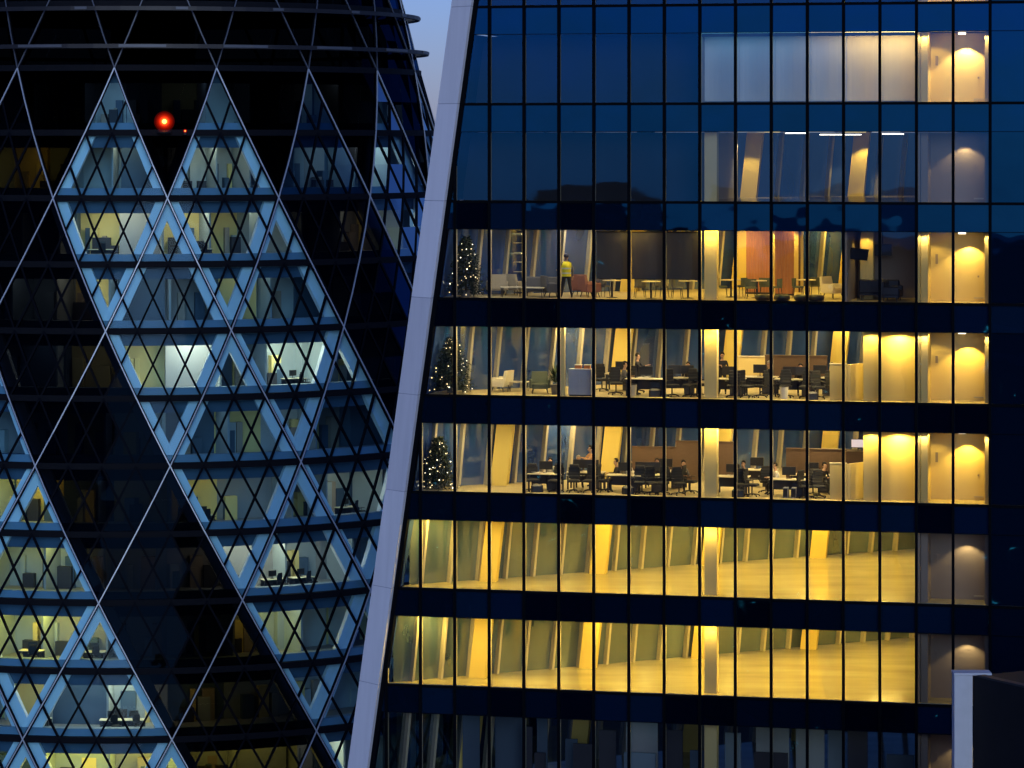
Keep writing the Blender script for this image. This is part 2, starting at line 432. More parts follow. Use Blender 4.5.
# rear columns, one leaning shaft each through every storey
for px5 in (506, 615, 726, 834):
    d = 3.0
    for _ in range(6):
        s = s_at(px5, d); d = d_back(s) - .9
    zr = zb(5) + GH
    lean = .095
    q = []
    for zz in (Z_BOT + 1, zb(5) + GH if px5 == 506 else Z_TOP - 1):
        ss = s + (zz - zr) * lean
        dd = d_back(ss) - .75
        w = .36
        q += [P(ss - w, dd - .25, zz), P(ss + w, dd - .25, zz), P(ss + w, dd + .25, zz), P(ss - w, dd + .25, zz)]
    c = TB(); c.box8(q); c.build('column', M['column'])
# front column by the facade
c = TB(); c.sbox(.10, .62, .55, 1.05, Z_BOT + 1, zb(2) + GH); c.build('column', M['column_pale'])

# lights -------------------------------------------------------------
LM = {}
def lamp(col, st):
    k = (col, round(st, 2))
    if k not in LM: LM[k] = lamp_mat('lamp %d' % len(LM), col, st)
    return LM[k]
n_lights = 0
def ceiling_or_fill_light(s, d, n, col, st, w=1.2, l=.5, name='ceiling_or_fill_light'):
    global n_lights
    z = zb(n) + GH
    t = TB(); t.sbox(s - w / 2, s + w / 2, d - l / 2, d + l / 2, z - .012, z + .005)
    n_lights += 1
    return t.build(name, lamp(col, st))
def spot(s, d, n, energy, col=WARM, ang=110, dz=-.12, blend=.35, size=.03, tilt=None):
    l = bpy.data.lights.new('downlight_or_fill', 'SPOT'); l.energy = energy * 2.2; l.color = col
    l.spot_size = R_(ang); l.spot_blend = blend; l.shadow_soft_size = size
    o = bpy.data.objects.new('downlight_or_fill', l); COL.objects.link(o)
    o.location = P(s, d, zb(n) + GH + dz)
    o.location = Vector(o.location) - T0; o.parent = tower
    return o
for n in (3, 4, 5, 6, 7):
    ceiling_or_fill_light(.36, .24, n, WARM, 30, 1.0, .30); spot(.36, .22, n, 22, WARM, 130, -.05)
def light_grid(n, s0, s1, col, st, ds=3.0, dd=4.0, w=1.4, l=.5, d0=0.75):
    s = s0 + ds / 2
    while s < s1:
        d = d0
        while d < d_back(s) - 1.0:
            ceiling_or_fill_light(s, d, n, col, st, w, l); d += dd
        s += ds
light_grid(7, -13.5, 9, WARM, 96, 3.6, 4.2)
light_grid(6, -13.2, 9, WARM, 92, 3.6, 4.2)
light_grid(5, -12, 7, WARM2, 60, 3.6, 4.4)
light_grid(4, -11.5, 7, WARM2, 60, 3.6, 4.4)
light_grid(3, -10.5, -5, (1.0, .88, .68), 24, 3.0, 4.4)
light_grid(3, -4.5, 5.8, WARM, 48, 3.4, 4.4)

# core: the lit wall with a scalloped downlight in the last two bays of every row
def wall(s0, s1, d0, d1, n, m, name='partition_wall', z0=0.0, z1=GH - .03):
    t = TB(); t.sbox(s0, s1, d0, d1, zb(n) + z0, zb(n) + z1); return t.build(name, m)
for n in range(0, 9):
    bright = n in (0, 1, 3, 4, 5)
    m = M['wall_cream'] if bright else M['wall_dim']  # rows with lights off get a darker wall colour, dimness painted in
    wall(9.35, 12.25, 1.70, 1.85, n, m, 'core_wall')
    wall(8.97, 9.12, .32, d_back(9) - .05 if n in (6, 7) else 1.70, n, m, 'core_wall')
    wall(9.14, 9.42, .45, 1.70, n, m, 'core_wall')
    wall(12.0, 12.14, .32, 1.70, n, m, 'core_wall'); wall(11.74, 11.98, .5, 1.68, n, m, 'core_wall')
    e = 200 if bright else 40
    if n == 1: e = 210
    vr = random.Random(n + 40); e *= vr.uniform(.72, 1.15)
    t = TB(); t.sbox(9.62, 9.72, 1.62, 1.698, zb(n) + 1.55, zb(n) + 1.85 + .1 * (n % 2)); t.build('wall_panel', M['wall_dim'])
    if n % 2:
        t = TB(); t.sbox(11.35, 11.42, 1.68, 1.698, zb(n) + 1.0, zb(n) + 1.08); t.build('light_switch', M['wall_dim'])
    spot(10.95 + vr.uniform(-.12, .12), 1.35 - vr.uniform(0, .1), n, e, (WARM2 if n == 1 else (1.0, .675 + vr.uniform(-.04, .05), .13 + vr.uniform(-.04, .08))) if bright else WARM2, 118, -.42)
    if bright:
        spot(9.5, .75, n, 45, WARM, 130, -.1); spot(9.28, .2, n, 40, WARM2, 130, -.06); spot(11.83, .25, n, 34, WARM2, 130, -.06)
        t = TB(); t.sbox(10.62, 10.92, .95, 1.1, zb(n) + GH - .11, zb(n) + GH - .03); t.build('exit_lamp', lamp(NEUT, 5))
    t = TB(); t.sbox(11.2, 11.6, 1.66, 1.70, zb(n) + .12, zb(n) + .18); t.build('wall_vent', M['mullion_in'])
# bay 7.5-9 with wall washers
for n in (4, 5):
    wall(7.45, 8.96, .98, 1.06, n, M['wall_cream'])
    wall(6.75, 7.40, .55, .72, n, M['wall_cream'])
    spot(8.2, .55, n, 210, WARM, 160, -.10); spot(7.1, .22, n, 90, WARM, 150, -.08); spot(5.7, .25, n, 120, WARM2, 140, -.05)  # last spot is an added fill on the low cream wall
# row 1: white blinds close to the glass, warm light at the right-hand end
# row 2: linear lights, dim white room
for n in (1, 2):
    wall(-.12, -.02, .32, d_back(0) - 1.4, n, M['wall_grey'])
wall(-.02, 8.95, 1.32, 1.4, 1, M['wall_white'])
# row 3 dark meeting room
wall(6.0, 6.1, .35, 5.0, 3, M['wall_dim'])
wall(6.1, 8.95, 4.2, 4.35, 3, M['wall_dim'])
wall(6.35, 6.9, 2.9, 3.3, 3, M['wall_cream'])
spot(6.6, 2.6, 3, 35, WARM, 100, -.1)
ceiling_or_fill_light(7.6, 2.0, 3, NEUT, .9, 1.2, .3)
# row 3 bright glazed partition and rear wall
wall(1.1, 3.2, 8.3, 8.4, 3, M['wall_cream'])
for s in (1.25, 1.7, 2.15, 2.6, 3.05):
    wall(s - .04, s + .04, 8.2, 8.3, 3, M['brown'], 'partition_post')
spot(1.6, 7.9, 3, 60, WARM, 140); spot(2.5, 7.9, 3, 60, WARM, 140)
# row 8 and below: teal lamps and patchy partitions added in place of teal reflections
for n in (8, 9):
    TEAL, PALE = (.25, .75, 1.0), (.85, 1.0, .70)
    for s, st in ((-12.2, 1.5), (-10.4, 3.0), (-8.6, 2.5), (-6.9, 4), (-5.2, 5), (-3.4, 5), (-1.8, 6)): ceiling_or_fill_light(s, .8, n, TEAL, st * .32, 1.0, .3)
    for s, st in ((.9, 2.2), (2.4, 3.4), (4.0, 4.2), (5.6, 3.6), (7.4, 4.4)): ceiling_or_fill_light(s, 1.0, n, PALE, st * .4, .9, .35)
    rr8 = random.Random(80 + n)
    s0 = -10.6
    while s0 < 8.6:
        w8 = rr8.uniform(.25, 1.5); d = min(rr8.uniform(1.4, 3.2), d_back(s0) - .5); s1 = min(s0 + w8, 8.9)
        wall(s0, s1, d, d + .1, n, M[rr8.choice(('g_wall', 'g_bulk', 'g_bulk', 'desk_dark', 'wall_grey', 'g_sill'))], 'partition_wall', 0, rr8.choice((GH - .03, GH - .03, 2.2, 1.5)))
        if rr8.random() < .5:
            wall(s0, s1, d - .5, d - .35, n, M[rr8.choice(('cabinet', 'desk_dark', 'g_sill', 'brown'))], 'low_filler', 0, rr8.choice((.8, 1.1, 1.4)))
        s0 = s1 + rr8.uniform(0, .7)

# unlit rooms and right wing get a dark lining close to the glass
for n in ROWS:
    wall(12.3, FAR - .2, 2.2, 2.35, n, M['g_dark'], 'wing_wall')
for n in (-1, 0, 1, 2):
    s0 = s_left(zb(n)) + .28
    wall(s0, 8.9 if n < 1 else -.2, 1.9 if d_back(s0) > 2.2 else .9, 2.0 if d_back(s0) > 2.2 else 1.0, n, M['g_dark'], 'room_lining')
# lower and upper shafts
lo = TB(); zg = Z_GROUND
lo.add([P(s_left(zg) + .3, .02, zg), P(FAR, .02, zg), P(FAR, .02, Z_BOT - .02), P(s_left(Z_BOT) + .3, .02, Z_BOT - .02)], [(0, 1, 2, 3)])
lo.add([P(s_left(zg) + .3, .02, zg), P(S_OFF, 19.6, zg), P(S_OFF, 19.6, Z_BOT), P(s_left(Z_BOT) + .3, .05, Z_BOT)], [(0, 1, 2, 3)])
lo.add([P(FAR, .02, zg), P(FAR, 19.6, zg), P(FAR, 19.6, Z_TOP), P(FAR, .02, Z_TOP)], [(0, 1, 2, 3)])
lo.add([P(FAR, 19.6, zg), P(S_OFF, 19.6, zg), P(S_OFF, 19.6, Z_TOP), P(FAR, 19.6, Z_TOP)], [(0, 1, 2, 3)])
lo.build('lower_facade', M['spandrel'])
up = TB(); up.sprism([(s_left(Z_TOP) + .3, .02), (FAR, .02), (FAR, 19.6), (S_OFF, 19.6)], Z_TOP, Z_TOP + 4); up.build('parapet', M['spandrel'])

# ================================================================== THE ROUND DIAGRID TOWER
GD = 222.0; GX = (152.85 - 512) / F * GD; GPH = -1.157
RK = {-3: 9.6, -2: 13.2, -1: 16.0, 0: 18.33, 1: 20.46, 2: 22.2, 3: 23.76, 4: 25.05, 5: 26.0, 6: 26.7, 7: 27.1}
def g_R(h):
    k = h / 4.0; i = max(-3, min(6, math.floor(k))); t = k - i
    p0, p1, p2, p3 = RK.get(i - 1, 2 * RK[i] - RK[i + 1]), RK[i], RK[i + 1], RK.get(i + 2, RK[i + 1])
    return p1 + .5 * t * (p2 - p0 + t * (2 * p0 - 5 * p1 + 4 * p2 - p3 + t * (3 * (p1 - p2) + p3 - p0)))
def g_z(h): return 4.55 - 8.175 * h / 4.0
gher = empty('round_tower', (GX, GD, 0))
tag(gher, 'dark round tower with criss-cross lattice of diamond panes spiralling upward', 'tower')
def GP(ang, r, z):                     # relative to the tower axis, ang in degrees from the camera side
    a = R_(ang); return Vector((r * math.sin(a), -r * math.cos(a), ZE + z))
def V(h, a, off=0.0): return GP(GPH + 2.5 * a, g_R(h) + off, g_z(h))
def px_ang(px, h):                     # angle of the facade point seen at image column px
    best = None
    for i in range(-600, 900):
        an = i * .1; p = GP(an, g_R(h), 0); x = 512 + F * (p.x + GX) / (p.y + GD)
        if best is None or abs(x - px) < best[0]: best = (abs(x - px), an)
    return best[1]
def L_clear(k): return -37 + 4 * k      # left node of the clear spiral on ring k, in 2.5 degree steps (node index)
# node indices: even rings multiples of 8, odd rings 4 mod 8
def tri_clear(k, a, up):
    if k < 0: return False
    if up:
        left = a - 4; lk = k + 1
    else:
        if k == 0: return False
        left = a; lk = k
    # left boundary of the clear band on ring lk: -17.3 + 10 (lk-1) degrees in the picture = index 4*(lk-1) - 4
    ref = 4 * (lk - 1) - 4
    return ((left - ref) % 24) in (0, 8)
glass_parts = []
def in_front(a): return -44 <= 2.5 * a <= 96
def tri_fine(h, a, up):
    T = []
    if up:
        for r in range(4):
            for m in range(r + 1):
                x = a - r + 2 * m; T.append(((h + r, x), (h + r + 1, x - 1), (h + r + 1, x + 1)))
            for m in range(r):
                x = a - r + 2 * m; T.append(((h + r, x), (h + r, x + 2), (h + r + 1, x + 1)))
    else:
        for r in range(4):
            for m in range(4 - r):
                x = a + r + 2 * m; T.append(((h + r, x), (h + r, x + 2), (h + r + 1, x + 1)))
            for m in range(3 - r):
                x = a + r + 2 * m + 2; T.append(((h + r, x), (h + r + 1, x - 1), (h + r + 1, x + 1)))
    return T
def g_build_tri(mbg, mbb, k, a, up):
    h = 4 * k
    fine = tri_fine(h, a, up)
    cnt = {}
    for t in fine:
        vs = [V(*p) for p in t]
        j = [v + v.normalized() * 0 + Vector((v.x, v.y, 0)).normalized() * rnd.gauss(0, .004) for v in vs]
        mbg.add(j, [(0, 1, 2)])
        for i in range(3):
            e = tuple(sorted((t[i], t[(i + 1) % 3])))
            cnt[e] = cnt.get(e, 0) + 1
    if mbb is None: return
    for (p, q), c in cnt.items():
        if c < 2 or p[0] == q[0]: continue
        A, B = V(*p), V(*q); nn = Vector((A.x + B.x, A.y + B.y, 0))
        mbb.bar(A, B, nn, .125, -.10, .06)
rest_g, rest_b = MB(), MB(); rest_c = MB()
for k in range(-3, 7):
    start = 0 if k % 2 == 0 else 4
    for j in range(18):
        a = start + 8 * j
        while a > 72: a -= 144
        for up in (True, False):
            cl = tri_clear(k, a, up)
            ac = a if up else a + 4
            vis = -1 <= k <= 5 and -48 <= 2.5 * ac <= 75 and not (k >= 2 and 2.5 * ac > 42)
            if vis:
                g, b = MB(), MB(); capped = not cl and (k < 0 or (k == 0 and not up)); g_build_tri(g, None if capped else b, k, a, up)
                mm = M['g_clear'] if cl else (M['g_cap'] if k < 0 or (k == 0 and not up) else M['g_tint'])
                if not cl and k == 0 and up and 20 < 2.5 * ac < 45: mm = M['g_mid']
                w = g.build('window', mm, gher)
                if not capped: b.build('glazing_bar', M['trim_base'], w)
            else:
                g_build_tri(rest_c if cl else rest_g, rest_b if k >= 0 else None, k, a, up)
o = rest_g.build('window', M['g_tint'], gher); o['kind'] = 'stuff'
o = rest_c.build('window', M['g_clear'], gher); o['kind'] = 'stuff'
o = rest_b.build('glazing_bar', M['trim_base'], gher); o['kind'] = 'stuff'
# diagrid edges
rest_t = MB(); own = 0
for k in range(-3, 7):
    start = 0 if k % 2 == 0 else 4
    for j in range(18):
        a = start + 8 * j
        while a > 72: a -= 144
        for sg in (-1, 1):
            pts = [V(4 * k + i, a + sg * i) for i in range(5)]
            ac = a + 2 * sg
            vis = -1 <= k <= 5 and -45 <= 2.5 * ac <= 78 and not (k >= 2 and 2.5 * ac > 40)
            t = MB() if vis else rest_t
            for i in range(4):
                nn = Vector((pts[i].x + pts[i + 1].x, pts[i].y + pts[i + 1].y, 0))
                t.bar(pts[i], pts[i + 1], nn, .18, -.12, .075, 1)
                t.bar(pts[i], pts[i + 1], nn, .07, .078, .14, 0)
            if vis: t.build('diagrid_strut', [M['trim_dull'] if k < 0 else M['trim'], M['trim_base']], gher); own += 1
o = rest_t.build('diagrid_strut', [M['trim'], M['trim_base']], gher); o['kind'] = 'stuff'
# storeys
def ring(mb, r0, r1, z0, z1, a0=-180, a1=180, step=5, mi=0, r0b=None, r1b=None):
    r0b = r0 if r0b is None else r0b; r1b = r1 if r1b is None else r1b   # radii at the bottom
    a = a0
    while a < a1 - .01:
        b = min(a + step, a1)
        mb.box8([GP(a, r1b, z0), GP(b, r1b, z0), GP(b, r0b, z0), GP(a, r0b, z0), GP(a, r1, z1), GP(b, r1, z1), GP(b, r0, z1), GP(a, r0, z1)], mi)
        a = b
GL = lambda col, st: lamp(col, st)
for f in range(-2, 13):
    ht, hb = 2 * f, 2 * f + 2
    zt_, zb_ = g_z(ht), g_z(hb)
    r = g_R(hb)
    m = MB(); ring(m, r - .35, r + .07, zb_ - .19, zb_ + .19, r0b=r - .35, r1b=r + .07); m.build('floor_band', M['g_slab'], gher)
    m = MB(); ring(m, 3.0, r - .36, zb_ - .25, zb_ + .12, step=10); m.build('floor_slab', M['g_floor'], gher)
    if f < 0: continue
    rt = g_R(ht)
    m = MB(); ring(m, rt - 1.0, rt - .75, zt_ - .95, zt_ - .2, -60, 110); m.build('bulkhead', M['g_bulk'], gher)
    m = MB(); ring(m, r - 1.1, r - .45, zb_ + .13, zb_ + .62, -60, 110, r0b=r - 1.1, r1b=r - .30); m.build('sill', M['g_sill'], gher)
    rc = rt - 5.2
    m = MB(); rr = random.Random(f * 31 + 5)
    for i in range(36):
        ring(m, rc - .2, rc + (rr.uniform(0, 1.2) if rr.random() < .4 else 0), zb_ + .12, zt_ - .26, GPH + 10 * i, GPH + 10 * i + 10, 10, rr.choice((0, 0, 2, 4, 3)))
    for i in range(-7, 12):
        ang = GPH + 10 * i + rr.uniform(-2, 2)
        if rr.random() < .8:
            ring(m, rc, rt - 2.2 + rr.uniform(-1, .4), zb_ + .12, zt_ - .26, ang, ang + .35, 1)
        for q in range(3):
            an2 = ang + rr.uniform(1, 8); w = rr.uniform(.8, 2.6); hh = rr.choice((1.2, 1.6, 2.1, 2.1))
            ring(m, rc + .02, rc + rr.uniform(.3, .6), zb_ + .12, zb_ + hh, an2, an2 + w, 3, rr.choice((0, 1, 2, 3)))
    m.build('partition', [M['g_wall'], M['wall_dim'], M['g_bulk'], M['wall_cream'], M['wall_grey']], gher)
# light-well lining: dark wall behind the dark spirals
for k in range(-1, 6):
    for i in range(-2, 6):
        for f2 in (0, 1):
            pass
# white raking columns behind the glass along the clear spirals
own = 0
for k in range(0, 6):
    start = 0 if k % 2 == 0 else 4
    for j in range(-6, 8):
        a = start + 8 * j
        if not -48 <= 2.5 * a <= 80: continue
        for sg in (-1, 1):
            # triangles left and right of this edge
            if sg == -1: up_t, dn_t = (k, a, True), (k, a - 8, False)
            else: up_t, dn_t = (k, a, True), (k, a, False)
            if not (tri_clear(*up_t) or tri_clear(*dn_t)): continue
            m = MB()
            for i in range(2 if k == 0 else 0, 4):
                A, B = V(4 * k + i, a + sg * i, -.55), V(4 * k + i + 1, a + sg * (i + 1), -.55)
                m.bar(A, B, Vector((A.x + B.x, A.y + B.y, 0)), 1.12, -.35, 0)
            m.build('raking_column', M['g_column'], gher); own += 1
# room lights, blue ones added as fill for skylight: (image column, storey, colour, strength, width deg)
GW = (1.0, 0.80, 0.54); GY = (1.0, 0.66, 0.10); GN = (0.9, 0.95, 0.95); GB = (.55, .75, 1.0)
room_lights = [
 (108, 0, GB, 6), (118, 0, GB, 4), (210, 0, GB, 6), (222, 0, GB, 4), (378, 0, GN, 4), (112, 1, GW, 5), (127, 1, GW, 5), (212, 1, GW, 6), (232, 1, GW, 6),
 (90, 2, GW, 6), (112, 2, GW, 7), (130, 2, GW, 6), (192, 2, GW, 7), (215, 2, GW, 6), (276, 2, GW, 6),
 (108, 3, GN, 3), (150, 3, GN, 3), (172, 3, GN, 2), (262, 3, GN, 3), (292, 3, GN, 3),
 (192, 4, NEUT, 20), (206, 4, NEUT, 20), (300, 4, NEUT, 17), (320, 4, NEUT, 17), (250, 4, GB, 2), (165, 4, GB, 1.5),
 (150, 5, GB, 2), (190, 5, GN, 3), (262, 5, GB, 2), (330, 5, GN, 3), (218, 5, GB, 1.5),
 (208, 6, GY, 9), (285, 6, GB, 2), (365, 6, GW, 8), (205, 6, GB, 1), (12, 6, GY, 14), (310, 6, GN, 2), (245, 6, GB, 1),
 (240, 7, GW, 9), (285, 7, GW, 10), (315, 7, GW, 9), (8, 7, GY, 8), (42, 7, GY, 8), (70, 7, GN, 3), (350, 7, GB, 2),
 (10, 8, GY, 13), (32, 8, GY, 14), (52, 8, GY, 13), (272, 8, GY, 12), (300, 8, GN, 3), (320, 8, GW, 3), (85, 8, GB, 3), (110, 8, GB, 3),
 (25, 9, GW, 10), (100, 9, NEUT, 10), (128, 9, GW, 12), (212, 9, GY, 8), (170, 9, GW, 2), (310, 9, GB, 3), (60, 9, GB, 2),
 (5, 10, GY, 14), (60, 10, GY, 13), (95, 10, GY, 13), (140, 10, GY, 14), (175, 10, GY, 12), (225, 10, GY, 16), (255, 10, GY, 12), (290, 10, GY, 10), (340, 10, GW, 16),
 (395, 2, GW, 10), (410, 2, GW, 9), (385, 1, GN, 7), (400, 1, GN, 7), (415, 1, GN, 6), (14, 1, GY, 14), (12, 3, GN, 5), (66, 3, GW, 10), (20, 4, GN, 5), (68, 4, GN, 5), (100, 6, GB, 3), (140, 7, GY, 4),
]
for px, f, col, st in room_lights:
    hh = 2 * f + 1
    an = px_ang(px, hh); rt = g_R(2 * f); z = g_z(2 * f) - .27
    m = MB(); dw = 1.5
    ring(m, rt - 3.4, rt - 2.2, z - .06, z, an - dw, an + dw, 3)
    if st >= 6:
        m2 = MB(); ring(m2, rt - 4.9, rt - 4.5, g_z(2 * f + 2) + .13, g_z(2 * f + 2) + 1.0 + .5 * ((px * 7) % 3 == 0), an - 3.2, an + (px % 4) - 1.0, 2); m2.build('cabinet', M['desk_dark'], gher)
    m.build('ceiling_or_fill_light', GL(col, st * (2.4 if st >= 6 else 1.3)), gher)
# rails round the top
for y, ex, gaps in ((8.5, 1.0, 3), (46.5, .95, 5)):
    zr = (HY - y) / F * (GD - 17.5); hh = (4.55 - zr) / 8.175 * 4
    r = g_R(hh) + ex
    m = MB(); ring(m, r - .28, r, zr - .13, zr + .13, -180, 180, 5)
    for i in range(72):
        A = GP(i * 5 + 2, g_R(hh), zr); B = GP(i * 5 + 2, r - .2, zr); m.bar(A, B, (0, 0, 1), .1, -.05, .05)
    m.build('rail', M['rail'], gher)
    for i in range(-3, 6):
        m = MB(); a0 = GPH + 20 * i + (1 if y > 20 else 12)
        ring(m, r, r + .05, zr - .07, zr + .10, a0, a0 + (9 if y > 20 else 2.4), 3)
        m.build('rail_cover', M['trim_dull'], gher)
# dome top and lower shaft
m = MB(); top = []
prof = [(g_R(-12), g_z(-12)), (7.2, g_z(-12) + 2.0), (4.0, g_z(-12) + 3.6), (.2, g_z(-12) + 4.3)]
m.lathe([(r, ZE + z) for r, z in prof], 36); m.build('dome_cap', M['g_tint'], gher)
m = MB(); m.lathe([(25.0, 0), (27.0, ZE + g_z(28) - 6), (27.1, ZE + g_z(28))], 36); m.build('lower_shaft', M['g_slab'], gher)
m = MB(); m.lathe([(2.9, ZE + g_z(26)), (2.9, ZE + g_z(-12))], 18); m.build('lift_core', M['g_dark'], gher)

# red obstruction lights on the tower, held on short brackets
def beacon(px, py, r, label, st):
    d_ang = px_ang(px, 3.5); hh = (py - 65) / 33.4
    z = (HY - py) / F * (GD - g_R(hh) * math.cos(R_(d_ang)))
    hh = (4.55 - z) / 8.175 * 4
    p = GP(d_ang, g_R(hh) + .5, z - r - .1)
    b = empty('obstruction_light', (GX + p.x, GD + p.y, p.z)); tag(b, label, 'warning light', 'red warning lights')
    t = MB(); t.lathe([(r * .7, 0), (r * .75, .1), (r * .55, .14)], 14); t.bar((0, 0, .05), (0, .6, .05), (0, 0, 1), .1, -.04, .04); t.build('bracket', M['metal_dark'], b)
    for q, gm in zip((1.0, .84, .70, .57, .45, .34), glow_red):  # stacked glowing shells imitate a soft bloom halo round the bulb
        t = MB(); t.ico((0, 0, r + .1), r * q, 0, 3); t.build('halo_shell', gm, b, True)
    t = MB(); t.ico((0, 0, r + .1), r * .22, 0, 2); t.build('bulb', lamp((1.0, .30, .045), st), b, True)
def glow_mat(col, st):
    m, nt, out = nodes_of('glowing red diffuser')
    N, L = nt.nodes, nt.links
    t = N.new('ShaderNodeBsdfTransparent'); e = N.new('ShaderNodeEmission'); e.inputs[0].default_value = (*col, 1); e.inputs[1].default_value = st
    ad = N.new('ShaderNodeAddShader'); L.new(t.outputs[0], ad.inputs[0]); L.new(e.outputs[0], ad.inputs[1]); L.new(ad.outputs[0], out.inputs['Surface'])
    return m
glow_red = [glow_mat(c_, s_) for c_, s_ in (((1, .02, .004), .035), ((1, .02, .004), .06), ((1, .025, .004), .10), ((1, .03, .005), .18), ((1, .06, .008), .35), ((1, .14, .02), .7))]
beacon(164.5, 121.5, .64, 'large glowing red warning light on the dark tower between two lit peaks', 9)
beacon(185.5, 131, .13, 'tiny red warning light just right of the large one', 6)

# ================================================================== NEIGHBOUR AT LOWER RIGHT
ny = 108.0
def NP(px, py, y): return Vector(((px - 512) / F * y, y, ZE + (HY - py) / F * y))
c0 = NP(973, 676, ny)
nb = empty('neighbouring_block', (c0.x, c0.y, 0)); tag(nb, 'black walled block with pale corner pier at the lower right corner', 'building')
u = Vector((.5, -.866, 0)); v = Vector((.866, .5, 0))
zt2 = c0.z
t = MB(); pts = [Vector((0, 0, 0)), u * 34, u * 34 + v * 30, v * 30]
t.box8([p + Vector((0, 0, 0)) for p in pts] + [p + Vector((0, 0, zt2)) for p in pts]); t.build('wall', M['soot'], nb)
t = MB(); t.box8([Vector((-.62, -.02, 0)), Vector((-.02, -.02, 0)), Vector((-.02, .6, 0)), Vector((-.62, .6, 0)),
                 Vector((-.62, -.02, zt2 + .02)), Vector((-.02, -.02, zt2 + .02)), Vector((-.02, .6, zt2 + .02)), Vector((-.62, .6, zt2 + .02))])
t.build('corner_pier', M['pier'], nb)
t = MB(); t.box(-.64, .62, -.04, .63, zt2 + .03, zt2 + .10); t.build('pier_cap', M['pier'], nb)
t = MB(); t.bar(Vector((.25, -.2, zt2)), u * 34 + Vector((.25, -.2, zt2)), (0, 0, 1), .3, .005, .07); t.build('coping', M['rail'], nb)

# ================================================================== INTERIOR THINGS
def zfloor(n): return zb(n)
def place(o, n, px, d, rot=0.0, z=0.0):
    s = s_at(px, d); p = P(s, d, zfloor(n) + z)
    o.location = p; o.rotation_euler = (0, 0, -TH + R_(rot)); return o
PROTO = {}
def kind(maker):
    def get(*a):
        key = (maker.__name__,) + a
        if key not in PROTO:
            PROTO[key] = maker(*a); return PROTO[key]
        return dup(PROTO[key])
    return get

@kind
def armchair(fab):
    r = empty('armchair')
    t = MB(); t.rbox(-.34, .34, -.34, .30, .22, .44, .04); t.build('seat', M[fab], r)
    t = MB(); t.add([(-.38, .22, .3), (.38, .22, .3), (.38, .38, .3), (-.38, .38, .3), (-.34, .34, .92), (.34, .34, .92), (.34, .46, .92), (-.34, .46, .92)],
                    [(3, 2, 1, 0), (4, 5, 6, 7), (0, 1, 5, 4), (1, 2, 6, 5), (2, 3, 7, 6), (3, 0, 4, 7)]); t.build('backrest', M[fab], r)
    for sx in (-1, 1):
        t = MB(); t.rbox(min(sx * .34, sx * .44), max(sx * .34, sx * .44), -.32, .36, .25, .62, .03); t.build('armrest', M[fab], r)
        for sy in (-1, 1):
            t = MB(); t.tube((sx * .34, sy * .28, 0), (sx * .28, sy * .22, .24), .015, .025); t.build('leg', M['metal_dark'], r)
    return r
@kind
def office_chair(fab):
    r = empty('office_chair')
    t = MB(); t.rbox(-.25, .25, -.26, .24, .44, .54, .04); t.build('seat', M[fab], r)
    t = MB()
    for i in range(5):
        z = .56 + i * .12; yy = .24 + .03 * math.sin(i * .9); w = (.22, .24, .25, .24, .20)[i]; t.rbox(-w, w, yy, yy + .07, z, z + .125, .02)
    t.build('backrest', M[fab], r)
    t = MB(); t.tube((0, 0, .08), (0, 0, .45), .03)
    t.tube((0, .2, .46), (0, .29, .62), .025)
    for i in range(5):
        a = 2 * math.pi * i / 5 + .3; t.tube((0, 0, .12), (.32 * math.cos(a), .32 * math.sin(a), .07), .025, .018); t.ico((.32 * math.cos(a), .32 * math.sin(a), .035), .035)
    t.build('base', M['metal_dark'], r)
    for sx in (-1, 1):
        t = MB(); t.tube((sx * .27, .05, .48), (sx * .29, .05, .68), .016); t.box(sx * .29 - .03, sx * .29 + .03, -.14, .14, .68, .71); t.build('armrest', M['plastic'], r)
    return r
@kind
def dining_chair(fab):
    r = empty('dining_chair')
    t = MB(); t.rbox(-.23, .23, -.23, .22, .42, .49, .03); t.build('seat', M[fab], r)
    t = MB()
    for i in range(7):
        a = R_(-66 + 22 * i); x, y = .25 * math.sin(a), .02 + .22 * math.cos(a); a2 = R_(-66 + 22 * (i + 1)); x2, y2 = .25 * math.sin(a2), .02 + .22 * math.cos(a2)
        if i < 6: t.box8([(x, y, .49), (x2, y2, .49), (x2 * 1.12, y2 * 1.12, .49), (x * 1.12, y * 1.12, .49), (x, y, .82), (x2, y2, .82), (x2 * 1.15, y2 * 1.15, .82), (x * 1.15, y * 1.15, .82)])
    t.build('backrest', M[fab], r)
    for sx in (-1, 1):
        for sy in (-1, 1):
            t = MB(); t.tube((sx * .22, sy * .22, 0), (sx * .18, sy * .17, .43), .014, .018); t.build('leg', M['metal_dark'], r)
    return r
@kind
def desk(w):
    r = empty('office_desk')
    t = MB(); t.rbox(-w / 2, w / 2, -.38, .38, .71, .745, .006); t.build('desktop', M['desk_white'], r)
    t = MB(); t.box(-w / 2 + .1, w / 2 - .1, .30, .33, .25, .70); t.build('modesty_panel', M['desk_dark'], r)
    for sx in (-1, 1):
        t = MB()
        for sy in (-1, 1): t.box(sx * (w / 2 - .08) - .03, sx * (w / 2 - .08) + .03, sy * .33 - .03, sy * .33 + .03, 0, .71)
        t.box(sx * (w / 2 - .08) - .03, sx * (w / 2 - .08) + .03, -.3, .3, .62, .68)
        t.build('leg_frame', M['desk_dark'], r)
    t = MB(); t.box(w / 2 - .62, w / 2 - .18, -.3, .25, .03, .60); t.box(w / 2 - .6, w / 2 - .2, -.31, -.302, .06, .3); t.build('drawer_unit', M['desk_dark'], r)
    return r
